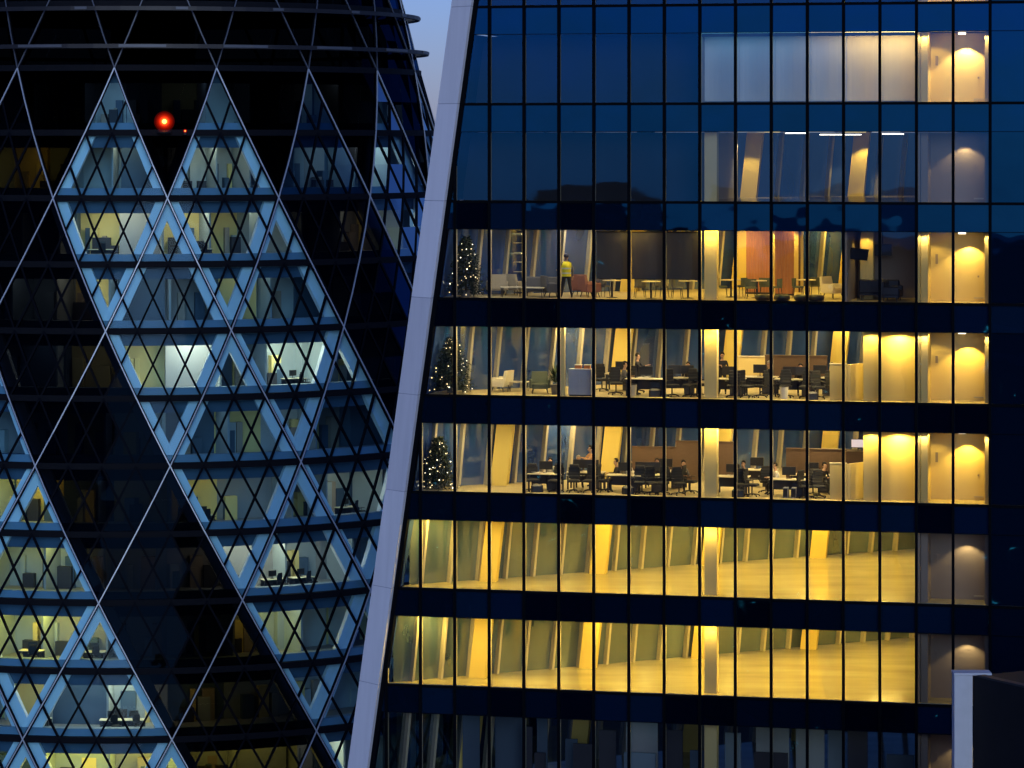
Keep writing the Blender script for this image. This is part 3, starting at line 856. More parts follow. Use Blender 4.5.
@kind
def cafe_table(top, w):
    r = empty('cafe_table')
    t = MB(); t.lathe([(w / 2, .715), (w / 2 + .01, .73), (w / 2, .745)], 20); t.build('tabletop', M[top], r)
    t = MB(); t.tube((0, 0, .02), (0, 0, .715), .045); t.build('stem', M['metal_dark'], r)
    t = MB(); t.lathe([(.24, 0), (.24, .015), (.06, .04)], 16); t.build('base', M['metal_dark'], r)
    return r
@kind
def low_table(m):
    r = empty('coffee_table')
    t = MB(); t.rbox(-.45, .45, -.28, .28, .40, .44, .01); t.build('tabletop', M[m], r)
    for sx in (-1, 1):
        for sy in (-1, 1):
            t = MB(); t.tube((sx * .40, sy * .23, 0), (sx * .36, sy * .2, .40), .014, .018); t.build('leg', M['metal_dark'], r)
    return r
@kind
def sofa(fab):
    r = empty('sofa')
    t = MB(); t.rbox(-.85, .85, -.38, .28, .18, .30, .03); t.build('frame', M[fab], r)
    for sx in (-1, 1):
        t = MB(); t.rbox(min(0.01 * sx, sx * .7), max(0.01 * sx, sx * .7), -.38, .2, .305, .45, .04); t.build('seat', M[fab], r)
        t = MB(); t.rbox(min(sx * .71, sx * .86), max(sx * .71, sx * .86), -.38, .3, .305, .62, .04); t.build('armrest', M[fab], r)
    t = MB(); t.rbox(-.85, .85, .21, .40, .305, .85, .05); t.build('backrest', M[fab], r)
    for sx in (-1, 1):
        for sy in (-1, 1):
            t = MB(); t.tube((sx * .75, sy * .28, 0), (sx * .75, sy * .26, .18), .02); t.build('leg', M['metal_dark'], r)
    return r
@kind
def monitor(on):
    r = empty('computer_monitor')
    t = MB(); t.rbox(-.29, .29, -.02, .02, .14, .50, .008); t.build('housing', M['plastic'], r)
    t = MB(); t.box(-.275, .275, -.026, -.0205, .16, .485); t.build('screen', lamp((1.0, .78, .74), 1.3) if on else M['plastic'], r)
    t = MB(); t.tube((0, .03, .01), (0, .03, .3), .02); t.rbox(-.12, .12, -.09, .1, 0, .015, .005); t.build('stand', M['metal_dark'], r)
    return r
@kind
def waste_bin(m):
    r = empty('waste_bin')
    t = MB(); t.lathe([(.15, 0), (.19, .50), (.18, .52), (.17, .49)], 16); t.build('body', M[m], r)
    t = MB(); t.lathe([(.195, .505), (.195, .525), (.18, .53)], 16); t.build('rim', M['plastic'], r)
    return r
@kind
def pc_tower(m):
    r = empty('computer_case')
    t = MB(); t.rbox(-.1, .1, -.22, .22, .02, .44, .01); t.build('case', M[m], r)
    t = MB(); t.box(-.085, .085, -.228, -.221, .06, .40); t.build('front_panel', M['metal_dark'], r)
    return r
@kind
def pouf(m):
    r = empty('pouf')
    t = MB(); t.lathe([(.26, 0), (.33, .06), (.35, .14), (.32, .22), (.2, .26)], 20); t.build('cushion', M[m], r, True)
    t = MB(); t.lathe([(.352, .13), (.36, .14), (.352, .15)], 20); t.build('piping', M['metal_dark'], r)
    return r

def xmas_tree(n, px, d, h, w, label, seed, skirt=.28):
    rr = random.Random(seed)
    r = empty('christmas_tree'); tag(r, label, 'christmas tree', 'decorated christmas trees by the windows')
    t = MB(); t.tube((0, 0, 0), (0, 0, h * .95), .06, .012); t.build('trunk', M['bark'], r)
    t = MB(); t.lathe([(.2, 0), (.27, .24), (.25, .26)], 14); t.build('pot', M['pot'], r)
    t = MB()
    nb_ = 190
    for i in range(nb_):
        q = (i + .5) / nb_; z = skirt + (h - skirt) * (1 - (1 - q) ** .9) if False else skirt + (h - skirt) * q
        rad = (w / 2) * (1 - (z - skirt) / (h - skirt)) ** .5 * rr.uniform(.66, 1.05) + .04
        a = i * 2.39996 + rr.uniform(-.3, .3)
        e = Vector((math.cos(a) * rad, math.sin(a) * rad, z - rad * .28))
        s0 = Vector((0, 0, z))
        L = (e - s0)
        for j in range(14):
            f_ = .25 + .75 * j / 13; p = s0 + L * f_
            side = Vector((-math.sin(a), math.cos(a), 0)) * rr.uniform(-.12, .12) * (1.1 - f_ * .5) + Vector((0, 0, rr.uniform(-.05, .06)))
            dirn = (L.normalized() * .5 + side.normalized() * .6 + Vector((0, 0, rr.uniform(-.3, .3)))).normalized() * rr.uniform(.10, .19)
            pw = dirn.cross(Vector((rr.uniform(-1, 1), rr.uniform(-1, 1), 1))).normalized() * .032
            q0 = p + side
            t.add([q0 - pw, q0 + pw, q0 + dirn], [(0, 1, 2)])
    t.build('crown', M['fir'], r)
    for k, (cnt, cc, st) in enumerate(((34, (1.0, .74, .40), 3.5), (16, (1.0, .88, .66), 7))):
        t = MB(); ca = rr.uniform(0, 6.28)
        for i in range(cnt):
            q = rr.random() ** 1.2; z = skirt + (h - skirt) * q
            rad = (w / 2) * (1 - q) ** .5 * rr.uniform(.62, 1.02) + .02
            a = rr.uniform(0, 2 * math.pi) if rr.random() < .55 else ca + rr.gauss(0, .5)
            if rr.random() < .2: ca = rr.uniform(3.3, 6.1)
            t.ico((math.cos(a) * rad, math.sin(a) * rad, z - rad * .2), rr.uniform(.012, .034), 0, 1)
        t.build('fairy_lights', lamp(cc, st), r)
    place(r, n, px, d); return r

# ---- people -------------------------------------------------------
def skin_body(joints, edges, root):
    me = bpy.data.meshes.new('body_cage'); names = list(joints)
    me.from_pydata([joints[k][0] for k in names], [(names.index(a), names.index(b)) for a, b in edges], [])
    o = bpy.data.objects.new('body_cage', me); COL.objects.link(o)
    md = o.modifiers.new('Skin', 'SKIN'); md.use_smooth_shade = True
    for i, k in enumerate(names):
        sv = me.skin_vertices[0].data[i]; r = joints[k][1]
        sv.radius = (r, r) if not isinstance(r, tuple) else r
        sv.use_root = (k == root)
    o.modifiers.new('Sub', 'SUBSURF').levels = 1; o.modifiers['Sub'].render_levels = 1
    dg = bpy.context.evaluated_depsgraph_get(); dg.update()
    m2 = bpy.data.meshes.new_from_object(o.evaluated_get(dg))
    bpy.data.objects.remove(o)
    return m2
def seg_dist(p, a, b):
    ab = b - a; t = max(0, min(1, (p - a).dot(ab) / max(1e-9, ab.length_squared))); return (p - (a + ab * t)).length
def person(pose, shirt, legs, hair, label, vest=False, cap=None):
    # faces -Y locally, pelvis over the origin
    J = {}
    if pose == 'sit':
        hip = .50; J['pel'] = ((0, .02, hip), (.15, .11)); lean = pose_lean = -.10
    else:
        hip = .93; J['pel'] = ((0, 0, hip), (.14, .10)); lean = -.02
    sh = hip + .50
    J['waist'] = ((0, lean * .3, hip + .18), (.13, .095)); J['chest'] = ((0, lean * .7, hip + .36), (.165, .115))
    J['neckb'] = ((0, lean * 1.0, sh + .01), (.075, .065)); J['neck'] = ((0, lean * 1.15 - .01, sh + .09), .052)
    J['jaw'] = ((0, lean * 1.2 - .035, sh + .15), (.062, .075)); J['skull'] = ((0, lean * 1.2 - .02, sh + .235), (.078, .092)); J['crown'] = ((0, lean * 1.2 - .01, sh + .30), (.05, .058))
    J['nose'] = ((0, lean * 1.2 - .125, sh + .185), .014)
    E = [('pel', 'waist'), ('waist', 'chest'), ('chest', 'neckb'), ('neckb', 'neck'), ('neck', 'jaw'), ('jaw', 'skull'), ('skull', 'crown'), ('jaw', 'nose')]
    for sx, sd in ((-1, 'l'), (1, 'r')):
        J['ear' + sd] = ((sx * .085, lean * 1.2 - .01, sh + .2), .016); E.append(('skull', 'ear' + sd))
        J['sh' + sd] = ((sx * .175, lean, sh - .04), .062); E.append(('chest', 'sh' + sd))
        if pose == 'sit':
            el = (sx * .23, lean - .08, sh - .29); wr = (sx * .14, lean - .32, sh - .27)
        elif pose == 'reach':
            el = (sx * .22, -.18, sh - .22); wr = (sx * .16, -.42, sh - .16)
        elif pose == 'crossed':
            el = (sx * .25, -.06, sh - .27); wr = (-sx * .02, -.26, sh - .22 + .03 * sx)
        else:
            el = (sx * .25, .03, sh - .30); wr = (sx * .25, -.06, sh - .55)
            if pose == 'work' and sx > 0: el = (.30, -.12, sh - .24); wr = (.26, -.36, sh - .30)
        J['el' + sd] = (el, .043); J['wr' + sd] = (wr, .028)
        E += [('sh' + sd, 'el' + sd), ('el' + sd, 'wr' + sd)]
        ev, wv = Vector(el), Vector(wr); dr = (wv - ev).normalized(); pm = wv + dr * .07
        J['pm' + sd] = (tuple(pm), (.032, .02)); E.append(('wr' + sd, 'pm' + sd))
        lat = dr.cross(Vector((0, 0, 1)));
        if lat.length < .2: lat = Vector((1, 0, 0))
        lat.normalize(); dn = Vector((0, 0, -.012))
        for q in range(4):
            ln = (.062, .078, .072, .055)[q]; b0 = pm + lat * (.026 - .017 * q) + dr * .025
            J['f%d' % q + sd] = (tuple(b0 + dr * ln * .5), .009); J['g%d' % q + sd] = (tuple(b0 + dr * ln + dn * 2), .007)
            E += [('pm' + sd, 'f%d' % q + sd), ('f%d' % q + sd, 'g%d' % q + sd)]
        th = wv + dr * .03 - lat * .045 * sx
        J['th' + sd] = (tuple(th), .011); J['ti' + sd] = (tuple(th + dr * .04 - lat * .01 * sx), .008); E += [('wr' + sd, 'th' + sd), ('th' + sd, 'ti' + sd)]
        J['hp' + sd] = ((sx * .10, J['pel'][0][1], hip - .05), .095); E.append(('pel', 'hp' + sd))
        if pose == 'sit':
            kn = (sx * .13, -.42, hip - .02); an = (sx * .13, -.40, .09); toe = (sx * .14, -.56, .035)
        else:
            st = .10 if pose == 'work' else .0
            kn = (sx * .115 + 0, -.02 - sx * st, .50); an = (sx * (.13 + st * .5), .03 - sx * st, .09); toe = (sx * (.15 + st * .5), -.13 - sx * st, .035)
        J['kn' + sd] = (kn, .062); J['an' + sd] = (an, .042); J['toe' + sd] = (toe, (.045, .03))
        E += [('hp' + sd, 'kn' + sd), ('kn' + sd, 'an' + sd), ('an' + sd, 'toe' + sd)]
    me = skin_body(J, E, 'pel')
    mats = [M['skin'], M[shirt], M[legs], M['plastic']]
    for m in mats: me.materials.append(m)
    def reg(a, b):
        k = {a[:2], b[:2]}
        if a.startswith('toe') or b.startswith('toe'): return 3
        if a.startswith(('kn', 'an', 'hp')) or b.startswith(('kn', 'an', 'hp')): return 2
        if a.startswith(('neckb',)) and b == 'neck': return 0
        if a in ('neck', 'jaw', 'skull') or b in ('crown', 'nose'): return 0
        if a.startswith(('wr', 'pm', 'f', 'th', 'g')): return 0
        if a == 'pel' and b == 'waist': return 1
        return 1
    segs = [(Vector(J[a][0]), Vector(J[b][0]), reg(a, b)) for a, b in E]
    for p in me.polygons:
        c = p.center; p.material_index = min(segs, key=lambda s_: seg_dist(c, s_[0], s_[1]))[2]; p.use_smooth = True
    r = bpy.data.objects.new('person', me); COL.objects.link(r); tag(r, label, 'person')
    hc = Vector(J['skull'][0]) + Vector((0, .012, .035))
    t = MB(); bm = bmesh.new(); bmesh.ops.create_uvsphere(bm, u_segments=14, v_segments=9, radius=1)
    keep = []
    vs = [v.co.copy() for v in bm.verts]
    t2 = [tuple(v.index for v in f_.verts) for f_ in bm.faces if not (f_.calc_center_median().y < -.35 and f_.calc_center_median().z < .35) and f_.calc_center_median().z > -.55]
    t.add([hc + Vector((c.x * .098, c.y * .115, c.z * .115)) for c in vs], t2); bm.free()
    t.build('cap' if cap else 'hair', M[cap] if cap else M[hair], r, True)
    t = MB()
    for sx in (-1, 1): t.ico(Vector(J['skull'][0]) + Vector((sx * .032, -.088, -.012)), .011, 0, 1)
    t.build('eyes', M['plastic'], r)
    if vest:
        t = MB(); rings = []
        for z, rx, ry, yy in ((hip - .06, .185, .15, 0), (hip + .16, .172, .135, -.005), (hip + .34, .205, .155, -.014), (hip + .47, .19, .13, -.018), (hip + .54, .10, .09, -.02)):
            rings.append([(rx * math.cos(2 * math.pi * i / 18), yy + ry * math.sin(2 * math.pi * i / 18), z) for i in range(18)])
        vs = [p for r_ in rings for p in r_]
        t.add(vs, [(k * 18 + i, k * 18 + (i + 1) % 18, (k + 1) * 18 + (i + 1) % 18, (k + 1) * 18 + i) for k in range(4) for i in range(18)])
        ve = t.build('safety_vest', M['hivis'], r, True)
        t = MB()
        for z, rx, ry, yy in ((hip + .05, .182, .147, 0), (hip + .24, .194, .15, -.008)):
            a_ = [(rx * math.cos(2 * math.pi * i / 18), yy + ry * math.sin(2 * math.pi * i / 18), z) for i in range(18)]
            b_ = [(x, y, z + .05) for x, y, z in a_]
            t.add(a_ + b_, [(i, (i + 1) % 18, 18 + (i + 1) % 18, 18 + i) for i in range(18)])
        t.build('reflective_band', M['hivis_band'], ve)
    return r

# ---------------- workstations inside the round tower
def gput(o, px, f, inset, rot, label, cat, group=None, dz=0.0):
    hh = 2 * f + 1; an = px_ang(px, hh); p = GP(an, g_R(2 * f + 2) - inset, g_z(2 * f + 2) + .125 + dz)
    o.location = (GX + p.x, GD + p.y, p.z); o.rotation_euler = (0, 0, R_(an + rot)); tag(o, label, cat, group)
for px, f, where in ((108, 9, 'in the bright bottom left office'), (132, 9, 'right of another in the bright bottom left office'), (285, 7, 'in the warm office left of the pale fin'), (316, 7, 'nearest the pale fin in the warm office'), (95, 2, 'high up under the left lit peak'), (205, 2, 'high up under the right lit peak'), (88, 8, 'in the dim blue office at the left'), (20, 8, 'in the yellow office at the left edge'), (28, 9, 'in the small bright room at the left edge'), (308, 4, 'in the bright pale office in the middle'), (208, 6, 'in the lone yellow room'), (366, 6, 'in the warm room touching the pale fin')):
    gput(desk(1.5), px, f, 2.3, 0, 'desk of the round tower ' + where, 'desk', 'desks inside the round tower')
    gput(monitor(False), px, f, 2.45, 12, 'computer screen of the round tower ' + where, 'monitor', 'screens inside the round tower', .745)
    gput(office_chair('chair_black'), px + 6, f, 1.5, 30, 'office chair of the round tower ' + where, 'office chair', 'chairs inside the round tower')
# ---------------- row 3 (upper lit floor)
xmas_tree(3, 466, 1.0, 2.55, 1.7, 'slim dark christmas tree with few lights on the upper lit floor', 3)
def put(o, n, px, d, rot, label, cat, group=None, z=0.0):
    place(o, n, px, d, rot, z); tag(o, label, cat, group); return o
CH = 'chairs on the lit office floors'
put(armchair('chair_beige'), 3, 497, 2.6, 200, 'beige armchair just right of the slim christmas tree', 'armchair', CH)
put(armchair('chair_beige'), 3, 516, 3.0, 150, 'beige armchair in front of the lit shelving unit', 'armchair', CH)
put(low_table('desk_white'), 3, 511, 1.2, 20, 'pale wooden coffee table before the beige armchairs', 'table')
put(sofa('chair_grey'), 3, 543, 2.2, 180, 'grey sofa left of the worker in the yellow vest', 'sofa')
put(armchair('chair_grey'), 3, 553, 1.4, 120, 'grey armchair at the elbow of the worker in yellow', 'armchair', CH)
put(low_table('chair_white'), 3, 534, 1.0, 0, 'low white table in front of the grey sofa', 'table')
w = person('work', 'shirt_grey', 'trousers', 'hair', 'person in a yellow safety vest and dark trousers standing at the window', True, 'helmet')
place(w, 3, 566.5, .95, 205); w.scale = (1.12, 1.12, 1.05)
put(armchair('chair_red'), 3, 582, 3.2, 170, 'dusty red armchair right of the worker, nearer the yellow vest', 'armchair', CH)
put(armchair('chair_red'), 3, 590, 2.0, 130, 'dusty red armchair beside the first lowered grey blind', 'armchair', CH)
# shelving
sh = empty('shelving_unit'); t = MB(); t.box(-.40, .40, .30, .34, 0, 2.75); t.build('back_panel', M['wall_cream'], sh)
for sx in (-1, 1):
    t = MB(); t.box(sx * .40 - .02, sx * .40 + .02, -.02, .30, 0, 2.75); t.build('side_panel', M['wall_cream'], sh)
for i in range(7):
    t = MB(); t.box(-.38, .38, -.01, .295, .1 + i * .42, .13 + i * .42); t.build('shelf', M['chair_white'], sh)
t = MB()
for i in (3, 5): t.box(-.37, .37, .24, .28, .05 + (i + 1) * .42, .09 + (i + 1) * .42)
t.build('strip_light', lamp(WARM2, 4), sh)
put(sh, 3, 513.5, 4.2, 0, 'tall pale shelving unit with lit shelves behind the beige armchairs', 'shelves')
# roller blinds
def blind(n, s0, drop, m, label, d=.34, w=1.42):
    r = empty('roller_blind', P(s0 + .75, d, zb(n) + GH - .06), -TH); tag(r, label, 'blind', 'roller blinds')
    t = MB(); k = 8; vs = []; 
    for i in range(k + 1):
        x = -w / 2 + w * i / k; y = .012 * math.sin(i * 1.3)
        vs += [(x, y, -.04), (x, y, -drop), (x, y + .006, -drop), (x, y + .006, -.04)]
    for i in range(k):
        for q in range(4): t.add([vs[4 * i + q], vs[4 * i + (q + 1) % 4], vs[4 * (i + 1) + (q + 1) % 4], vs[4 * (i + 1) + q]], [(0, 1, 2, 3)])
    t.build('fabric', m, r)
    t = MB(); t.tube((-w / 2, 0, -.03), (w / 2, 0, -.03), .03); t.build('roller', M['metal_dark'], r)
    t = MB(); t.box(-w / 2, w / 2, -.014, .022, -drop - .03, -drop); t.build('bottom_bar', M['metal_dark'], r)
    return r
for i, lab in enumerate(('half lowered dark blue grey blind next to the worker', 'half lowered grey blind between two other grey blinds', 'half lowered grey blind next to the bright front column')):
    blind(3, -4.5 + 1.5 * i, 1.98, M['blind_grey'], lab)
for i, lab in enumerate(('far left pale blue blind of the full row on the top lit floor', 'pale blue blind with a dark smudge, second in the full row', 'pale blue blind third in the full row of the top floor', 'pale lilac blind fourth in the row where blue turns to cream')):
    blind(1, 1.5 * i, 2.78, M['blind_white'], lab, 1.15, 1.49)
blind(1, 6.0, 2.78, M['blind_warm_lit'], 'blind in warm lit colour, left of two lit ones on the top floor', 1.15, 1.49)
blind(1, 7.5, 2.78, M['blind_warm_lit'], 'brightest blind in warm lit colour beside the top lit lobby', 1.15, 1.49)
for px, d, lab in ((612, 1.6, 'round cafe table under the first lowered grey blind'), (651, 1.0, 'round cafe table under the middle grey blind'), (688, 1.8, 'round cafe table under the grey blind by the front column')):
    put(cafe_table('desk_white', .8), 3, px, d, 0, lab, 'table', 'cafe tables on the upper lit floor')
for px, d, rot, lab in ((603, 2.2, 160, 'grey cafe chair under the left half of the first grey blind'), (640, 2.0, 200, 'grey cafe chair left of the table under the middle blind'), (662, 2.3, 130, 'grey cafe chair right of the table under the middle blind'), (677, 1.2, 90, 'grey cafe chair left of the table next to the front column')):
    put(dining_chair('chair_grey'), 3, px, d, rot, lab, 'chair', CH)
for px, d, lab in ((731, 3.2, 'cafe table right of the bright front column'), (757, 2.8, 'cafe table in front of the wide wooden panel'), (806, 4.0, 'cafe table in front of the narrow wooden panel')):
    put(cafe_table('desk_white', .85), 3, px, d, 0, lab, 'table', 'cafe tables on the upper lit floor')
for px, d, rot, lab in ((722, 3.0, 100, 'dark chair just right of the bright front column'), (741, 3.6, 250, 'dark chair between the two left cafe tables'), (751, 2.2, 20, 'dark chair with its back to the window before the wide wooden panel'), (765, 3.8, 190, 'dark chair behind the cafe table at the wide wooden panel'), (776, 2.9, 260, 'dark chair at the foot of the narrow wooden panel'), (798, 3.4, 90, 'dark chair left of the table by the narrow wooden panel'), (815, 4.8, 200, 'dark chair behind the table by the narrow wooden panel')):
    put(dining_chair('chair_green'), 3, px, d, rot, lab, 'chair', CH)
put(armchair('chair_white'), 3, 833, 3.0, 60, 'cream high armchair at the right end of the upper lit floor', 'armchair', CH)
for px, d, lab in ((763, .75, 'leftmost dark pouf on the window sill line'), (782, .7, 'dark pouf left of the mullion under the narrow wooden panel'), (802, .72, 'largest looking dark pouf right of the narrow wooden panel'), (816, .8, 'rightmost dark pouf by the pale low cushions')):
    put(pouf('leather'), 3, px, d, 0, lab, 'pouf', 'dark poufs at the window')
for px0, px1, d, lab in ((746, 771, 6.2, 'wide orange wooden wall panel behind the cafe tables'), (775, 794, 5.2, 'narrow brighter orange wooden wall panel')):
    s0, s1 = s_at(px0, d), s_at(px1, d); ww = s1 - s0
    r = empty('wooden_panel', P((s0 + s1) / 2, d, zb(3)), -TH); tag(r, lab, 'wall panel', 'wooden panels')
    t = MB()
    k = max(4, int(ww / .12))
    for i in range(k): t.box(-ww / 2 + ww * i / k + .004, -ww / 2 + ww * (i + 1) / k - .004, 0, .06 + .004 * (i % 2), .08, 2.85)
    t.build('slat_panel', M['wood'], r)
    t = MB(); t.box(-ww / 2, ww / 2, -.01, .075, 0, .075); t.build('plinth', M['metal_dark'], r)
# televisions in the dark meeting room
def tv(n, px, d, zc, rot, tilt, label):
    s = s_at(px, d); r = empty('television', P(s, d, zb(n) + zc), -TH + R_(rot)); tag(r, label, 'television', 'televisions in the dark meeting room')
    r.rotation_euler = (R_(tilt), R_(6 if rot else 0), -TH + R_(rot))
    t = MB(); t.rbox(-.40, .40, -.025, .025, -.24, .24, .01); t.build('housing', M['plastic'], r)
    t = MB(); t.box(-.38, .38, -.032, -.026, -.22, .22); t.build('screen', M['leather'], r)
    t = MB(); t.tube((0, .03, 0), (0, .25, .05), .03); t.tube((0, .25, .02), (0, .25, GH - zc), .02); t.build('mount', M['metal_dark'], r)
tv(3, 859, 1.6, 1.93, 25, 12, 'tilted television in front of the lit strip in the dark meeting room')
tv(3, 882, 3.3, 2.05, 0, 0, 'flat television on the back wall of the dark meeting room')
put(sofa('leather'), 3, 880, 2.6, 180, 'dark sofa at the back of the dark meeting room', 'sofa')
put(sofa('leather'), 3, 892, 1.4, 90, 'dark sofa near the glass in the dark meeting room', 'sofa')

# ---------------- row 4
xmas_tree(4, 452, 1.0, 2.35, 2.1, 'broad christmas tree behind two panes on the middle office floor', 4)
put(armchair('chair_white'), 4, 501, 2.2, 255, 'cream lounge chair alone on the middle office floor', 'armchair', CH)
put(low_table('desk_white'), 4, 518, 2.4, 0, 'low table beside the cream lounge chair', 'table')
put(armchair('chair_green'), 4, 540, 1.5, 15, 'grey green armchair seen from behind', 'armchair', CH)
pl = empty('potted_plant'); t = MB(); t.lathe([(.14, 0), (.2, .4), (.17, .42)], 14); t.build('pot', M['pot'], pl)
t = MB(); rr = random.Random(9)
for i in range(70):
    a = rr.uniform(0, 6.28); e = rr.uniform(.2, 1.3); l = rr.uniform(.35, .75); b = Vector((0, 0, rr.uniform(.4, .9)))
    dr = Vector((math.cos(a) * math.cos(e), math.sin(a) * math.cos(e), math.sin(e))); sd = Vector((-math.sin(a), math.cos(a), 0)) * .035
    t.add([b, b + dr * l * .5 + sd, b + dr * l, b + dr * l * .5 - sd], [(0, 1, 2, 3)])
t.build('foliage', M['leaf'], pl); put(pl, 4, 555, 1.2, 0, 'dark leafy potted plant left of the thin pale post', 'plant')
t = TB(); s = s_at(563, .6); t.sbox(s - .09, s + .09, .5, .68, zb(4), zb(4) + GH - .03); t.build('post', M['column_pale'])
cb = empty('storage_cabinet'); t = MB(); t.rbox(-.5, .5, -.22, .22, .06, 1.15, .01); t.build('carcass', M['cabinet'], cb)
for sx in (-1, 1):
    t = MB(); t.box(min(sx * .01, sx * .49), max(sx * .01, sx * .49), -.232, -.221, .08, 1.12); d_ = t.build('door', M['cabinet'], cb)
    t = MB(); t.tube((sx * .06, -.25, .55), (sx * .06, -.25, .75), .01); t.build('handle', M['metal'], d_)
t = MB(); t.box(-.47, .47, -.2, .2, 0, .06); t.build('plinth', M['metal_dark'], cb)
put(cb, 4, 581, .75, 0, 'pale grey storage cabinet at the glass on the middle office floor', 'cabinet')
for px, lab in ((578.5, 'orange box on the pale cabinet, left one'), (587.5, 'orange box on the pale cabinet, right one')):
    bx = empty('storage_box'); t = MB(); t.rbox(-.13, .13, -.12, .12, 0, .14, .006); t.build('carton', M['box_orange'], bx); t = MB(); t.box(-.14, .14, -.13, .13, .141, .17); t.build('lid', M['paper'], bx)
    put(bx, 4, px, .78, 0, lab, 'box', 'orange boxes on the cabinet', 1.15)
def desk_set(n, px, d, rot, lab, w=1.5, mon=1, on=False):
    put(desk(w), n, px, d, rot, lab, 'desk', 'desks on the office floors')
    for i in range(mon):
        off = 12 * (i - (mon - 1) / 2)
        put(monitor(on), n, px + off, d + .12, rot + 8 * i, 'computer screen on the ' + lab if mon == 1 else ('left' if i == 0 else 'right') + ' screen on the ' + lab, 'monitor', 'screens on the desks', .745)
desk_set(4, 646, 1.3, 0, 'yellow lit desk of the leaning person', 1.7)
desk_set(4, 681, 2.2, 10, 'desk left of the front column on the middle office floor', 1.5, 2)
desk_set(4, 729, 2.0, 0, 'desk in front of the dark standing person', 1.4)
desk_set(4, 796, 2.4, 0, 'long desk before the brown screen on the middle office floor', 1.8, 2)
desk_set(4, 820, 3.6, 0, 'farther desk left of the low cream wall', 1.5)
desk_set(4, 622, 4.0, 0, 'desk behind the large black chair by the rear column', 1.4)
for px, d, rot, lab in ((616, 1.6, 20, 'large black office chair in front of the yellow rear column'), (672, 1.0, 40, 'black office chair at the glass left of the front column, nearer the left'), (690, 1.2, -20, 'black office chair at the glass left of the front column, nearer it'), (747, 1.1, 60, 'black office chair turned sideways in the middle of the middle floor'), (760, 1.4, 250, 'black office chair facing left in the middle of the middle floor'), (786, 1.6, 10, 'black office chair at the left end of the long desk'), (806, 1.4, -10, 'black office chair at the right end of the long desk'), (818, 1.2, 30, 'black office chair next to the low cream wall on the middle floor')):
    put(office_chair('chair_black'), 4, px, d, rot, lab, 'office chair', CH)
put(waste_bin('desk_white'), 4, 632.5, .8, 0, 'pale waste bin left of the yellow lit desk', 'bin', 'waste bins')
put(waste_bin('paper'), 4, 784, 1.0, 0, 'white waste bin under the long desk', 'bin', 'waste bins')
def seat(p, n, px, d, rot): place(p, n, px, d, rot); return p
seat(person('sit', 'shirt_grey', 'trousers', 'hair', 'person sitting by the yellow column on the middle floor'), 4, 622, 2.6, 90)
seat(person('reach', 'shirt_dark', 'trousers', 'hair', 'person in dark clothes leaning over the yellow lit desk'), 4, 637, 1.6, 85)
seat(person('sit', 'shirt_dark', 'trousers', 'hair', 'person with dark hair sitting behind the screens left of the front column'), 4, 688, 3.0, 10)
seat(person('crossed', 'shirt_dark', 'trousers', 'hair', 'person standing in black right of the front column'), 4, 722.5, 2.9, 0)
seat(person('sit', 'shirt_white', 'trousers', 'hair', 'person in white behind the low cream wall on the middle floor'), 4, 829, 3.6, 80)
# ---------------- row 5
xmas_tree(5, 438.5, 1.0, 2.2, 1.75, 'bushy bright christmas tree on the lower office floor', 5, .22)
desk_set(5, 546, 1.4, 0, 'desk of the person in white on the lower floor', 1.5)
desk_set(5, 586, 2.4, 0, 'desk behind the pair of big black chairs', 1.6, 2)
desk_set(5, 625, 1.6, 0, 'desk in front of the yellow column on the lower floor', 1.5)
desk_set(5, 648, 2.0, 0, 'paper strewn desk right of the yellow column', 1.7, 2)
desk_set(5, 733, 2.0, 0, 'desk just right of the front column on the lower floor', 1.4)
desk_set(5, 789, 1.4, 0, 'desk with computer cases below', 1.6)
desk_set(5, 757, 5.0, 0, 'far desk behind the grey coat chair', 1.8)
for px, d, rot, lab in ((574, 1.0, 10, 'big black office chair, left of a pair on the lower floor'), (590, 1.1, -10, 'big black office chair, right of a pair on the lower floor'), (605, 1.4, 80, 'black office chair left of the yellow column on the lower floor'), (662, 1.0, -15, 'black office chair right of the paper strewn desk'), (679, .9, 30, 'black office chair alone left of the front column on the lower floor'), (742, 1.0, 30, 'black office chair right of the front column at the lower desk'), (752, 1.1, 80, 'black office chair draped beside the computer case desk'), (819, 1.1, 20, 'black office chair left of the low cream wall on the lower floor'), (813, 1.9, 200, 'black office chair behind another by the lower cream wall')):
    put(office_chair('chair_black'), 5, px, d, rot, lab, 'office chair', CH)
seat(person('sit', 'shirt_white', 'trousers', 'hair', 'person in a white shirt sitting near the left end of the lower floor'), 5, 550, 2.0, 15)
seat(person('reach', 'shirt_peach', 'trousers', 'hair', 'person in a peach top standing between the big black chairs and yellow column'), 5, 591, 3.2, -60)
seat(person('sit', 'shirt_dark', 'trousers', 'hair_grey', 'person with grey hair seated behind the big black chairs'), 5, 578, 3.2, 20)
seat(person('sit', 'shirt_dark', 'trousers', 'hair', 'person in a dark jacket sitting before the yellow column'), 5, 619, 2.2, -70)
seat(person('sit', 'shirt_white', 'trousers', 'hair', 'person in white facing the dark jacket by the yellow column'), 5, 627, 2.3, 70)
seat(person('sit', 'shirt_white', 'trousers', 'hair', 'person in a white shirt at the desk with computer cases'), 5, 778, 2.0, -60)
seat(person('sit', 'shirt_white', 'trousers', 'hair_grey', 'person with pale hair behind the long brown screen'), 5, 796, 8.0, 0)
for px, lab in ((786, 'grey computer case under a desk, left one'), (794, 'grey computer case under a desk, right one')):
    put(pc_tower('steel_box'), 5, px, .9, 0, lab, 'computer', 'computer cases under the desk')
rr = random.Random(21)
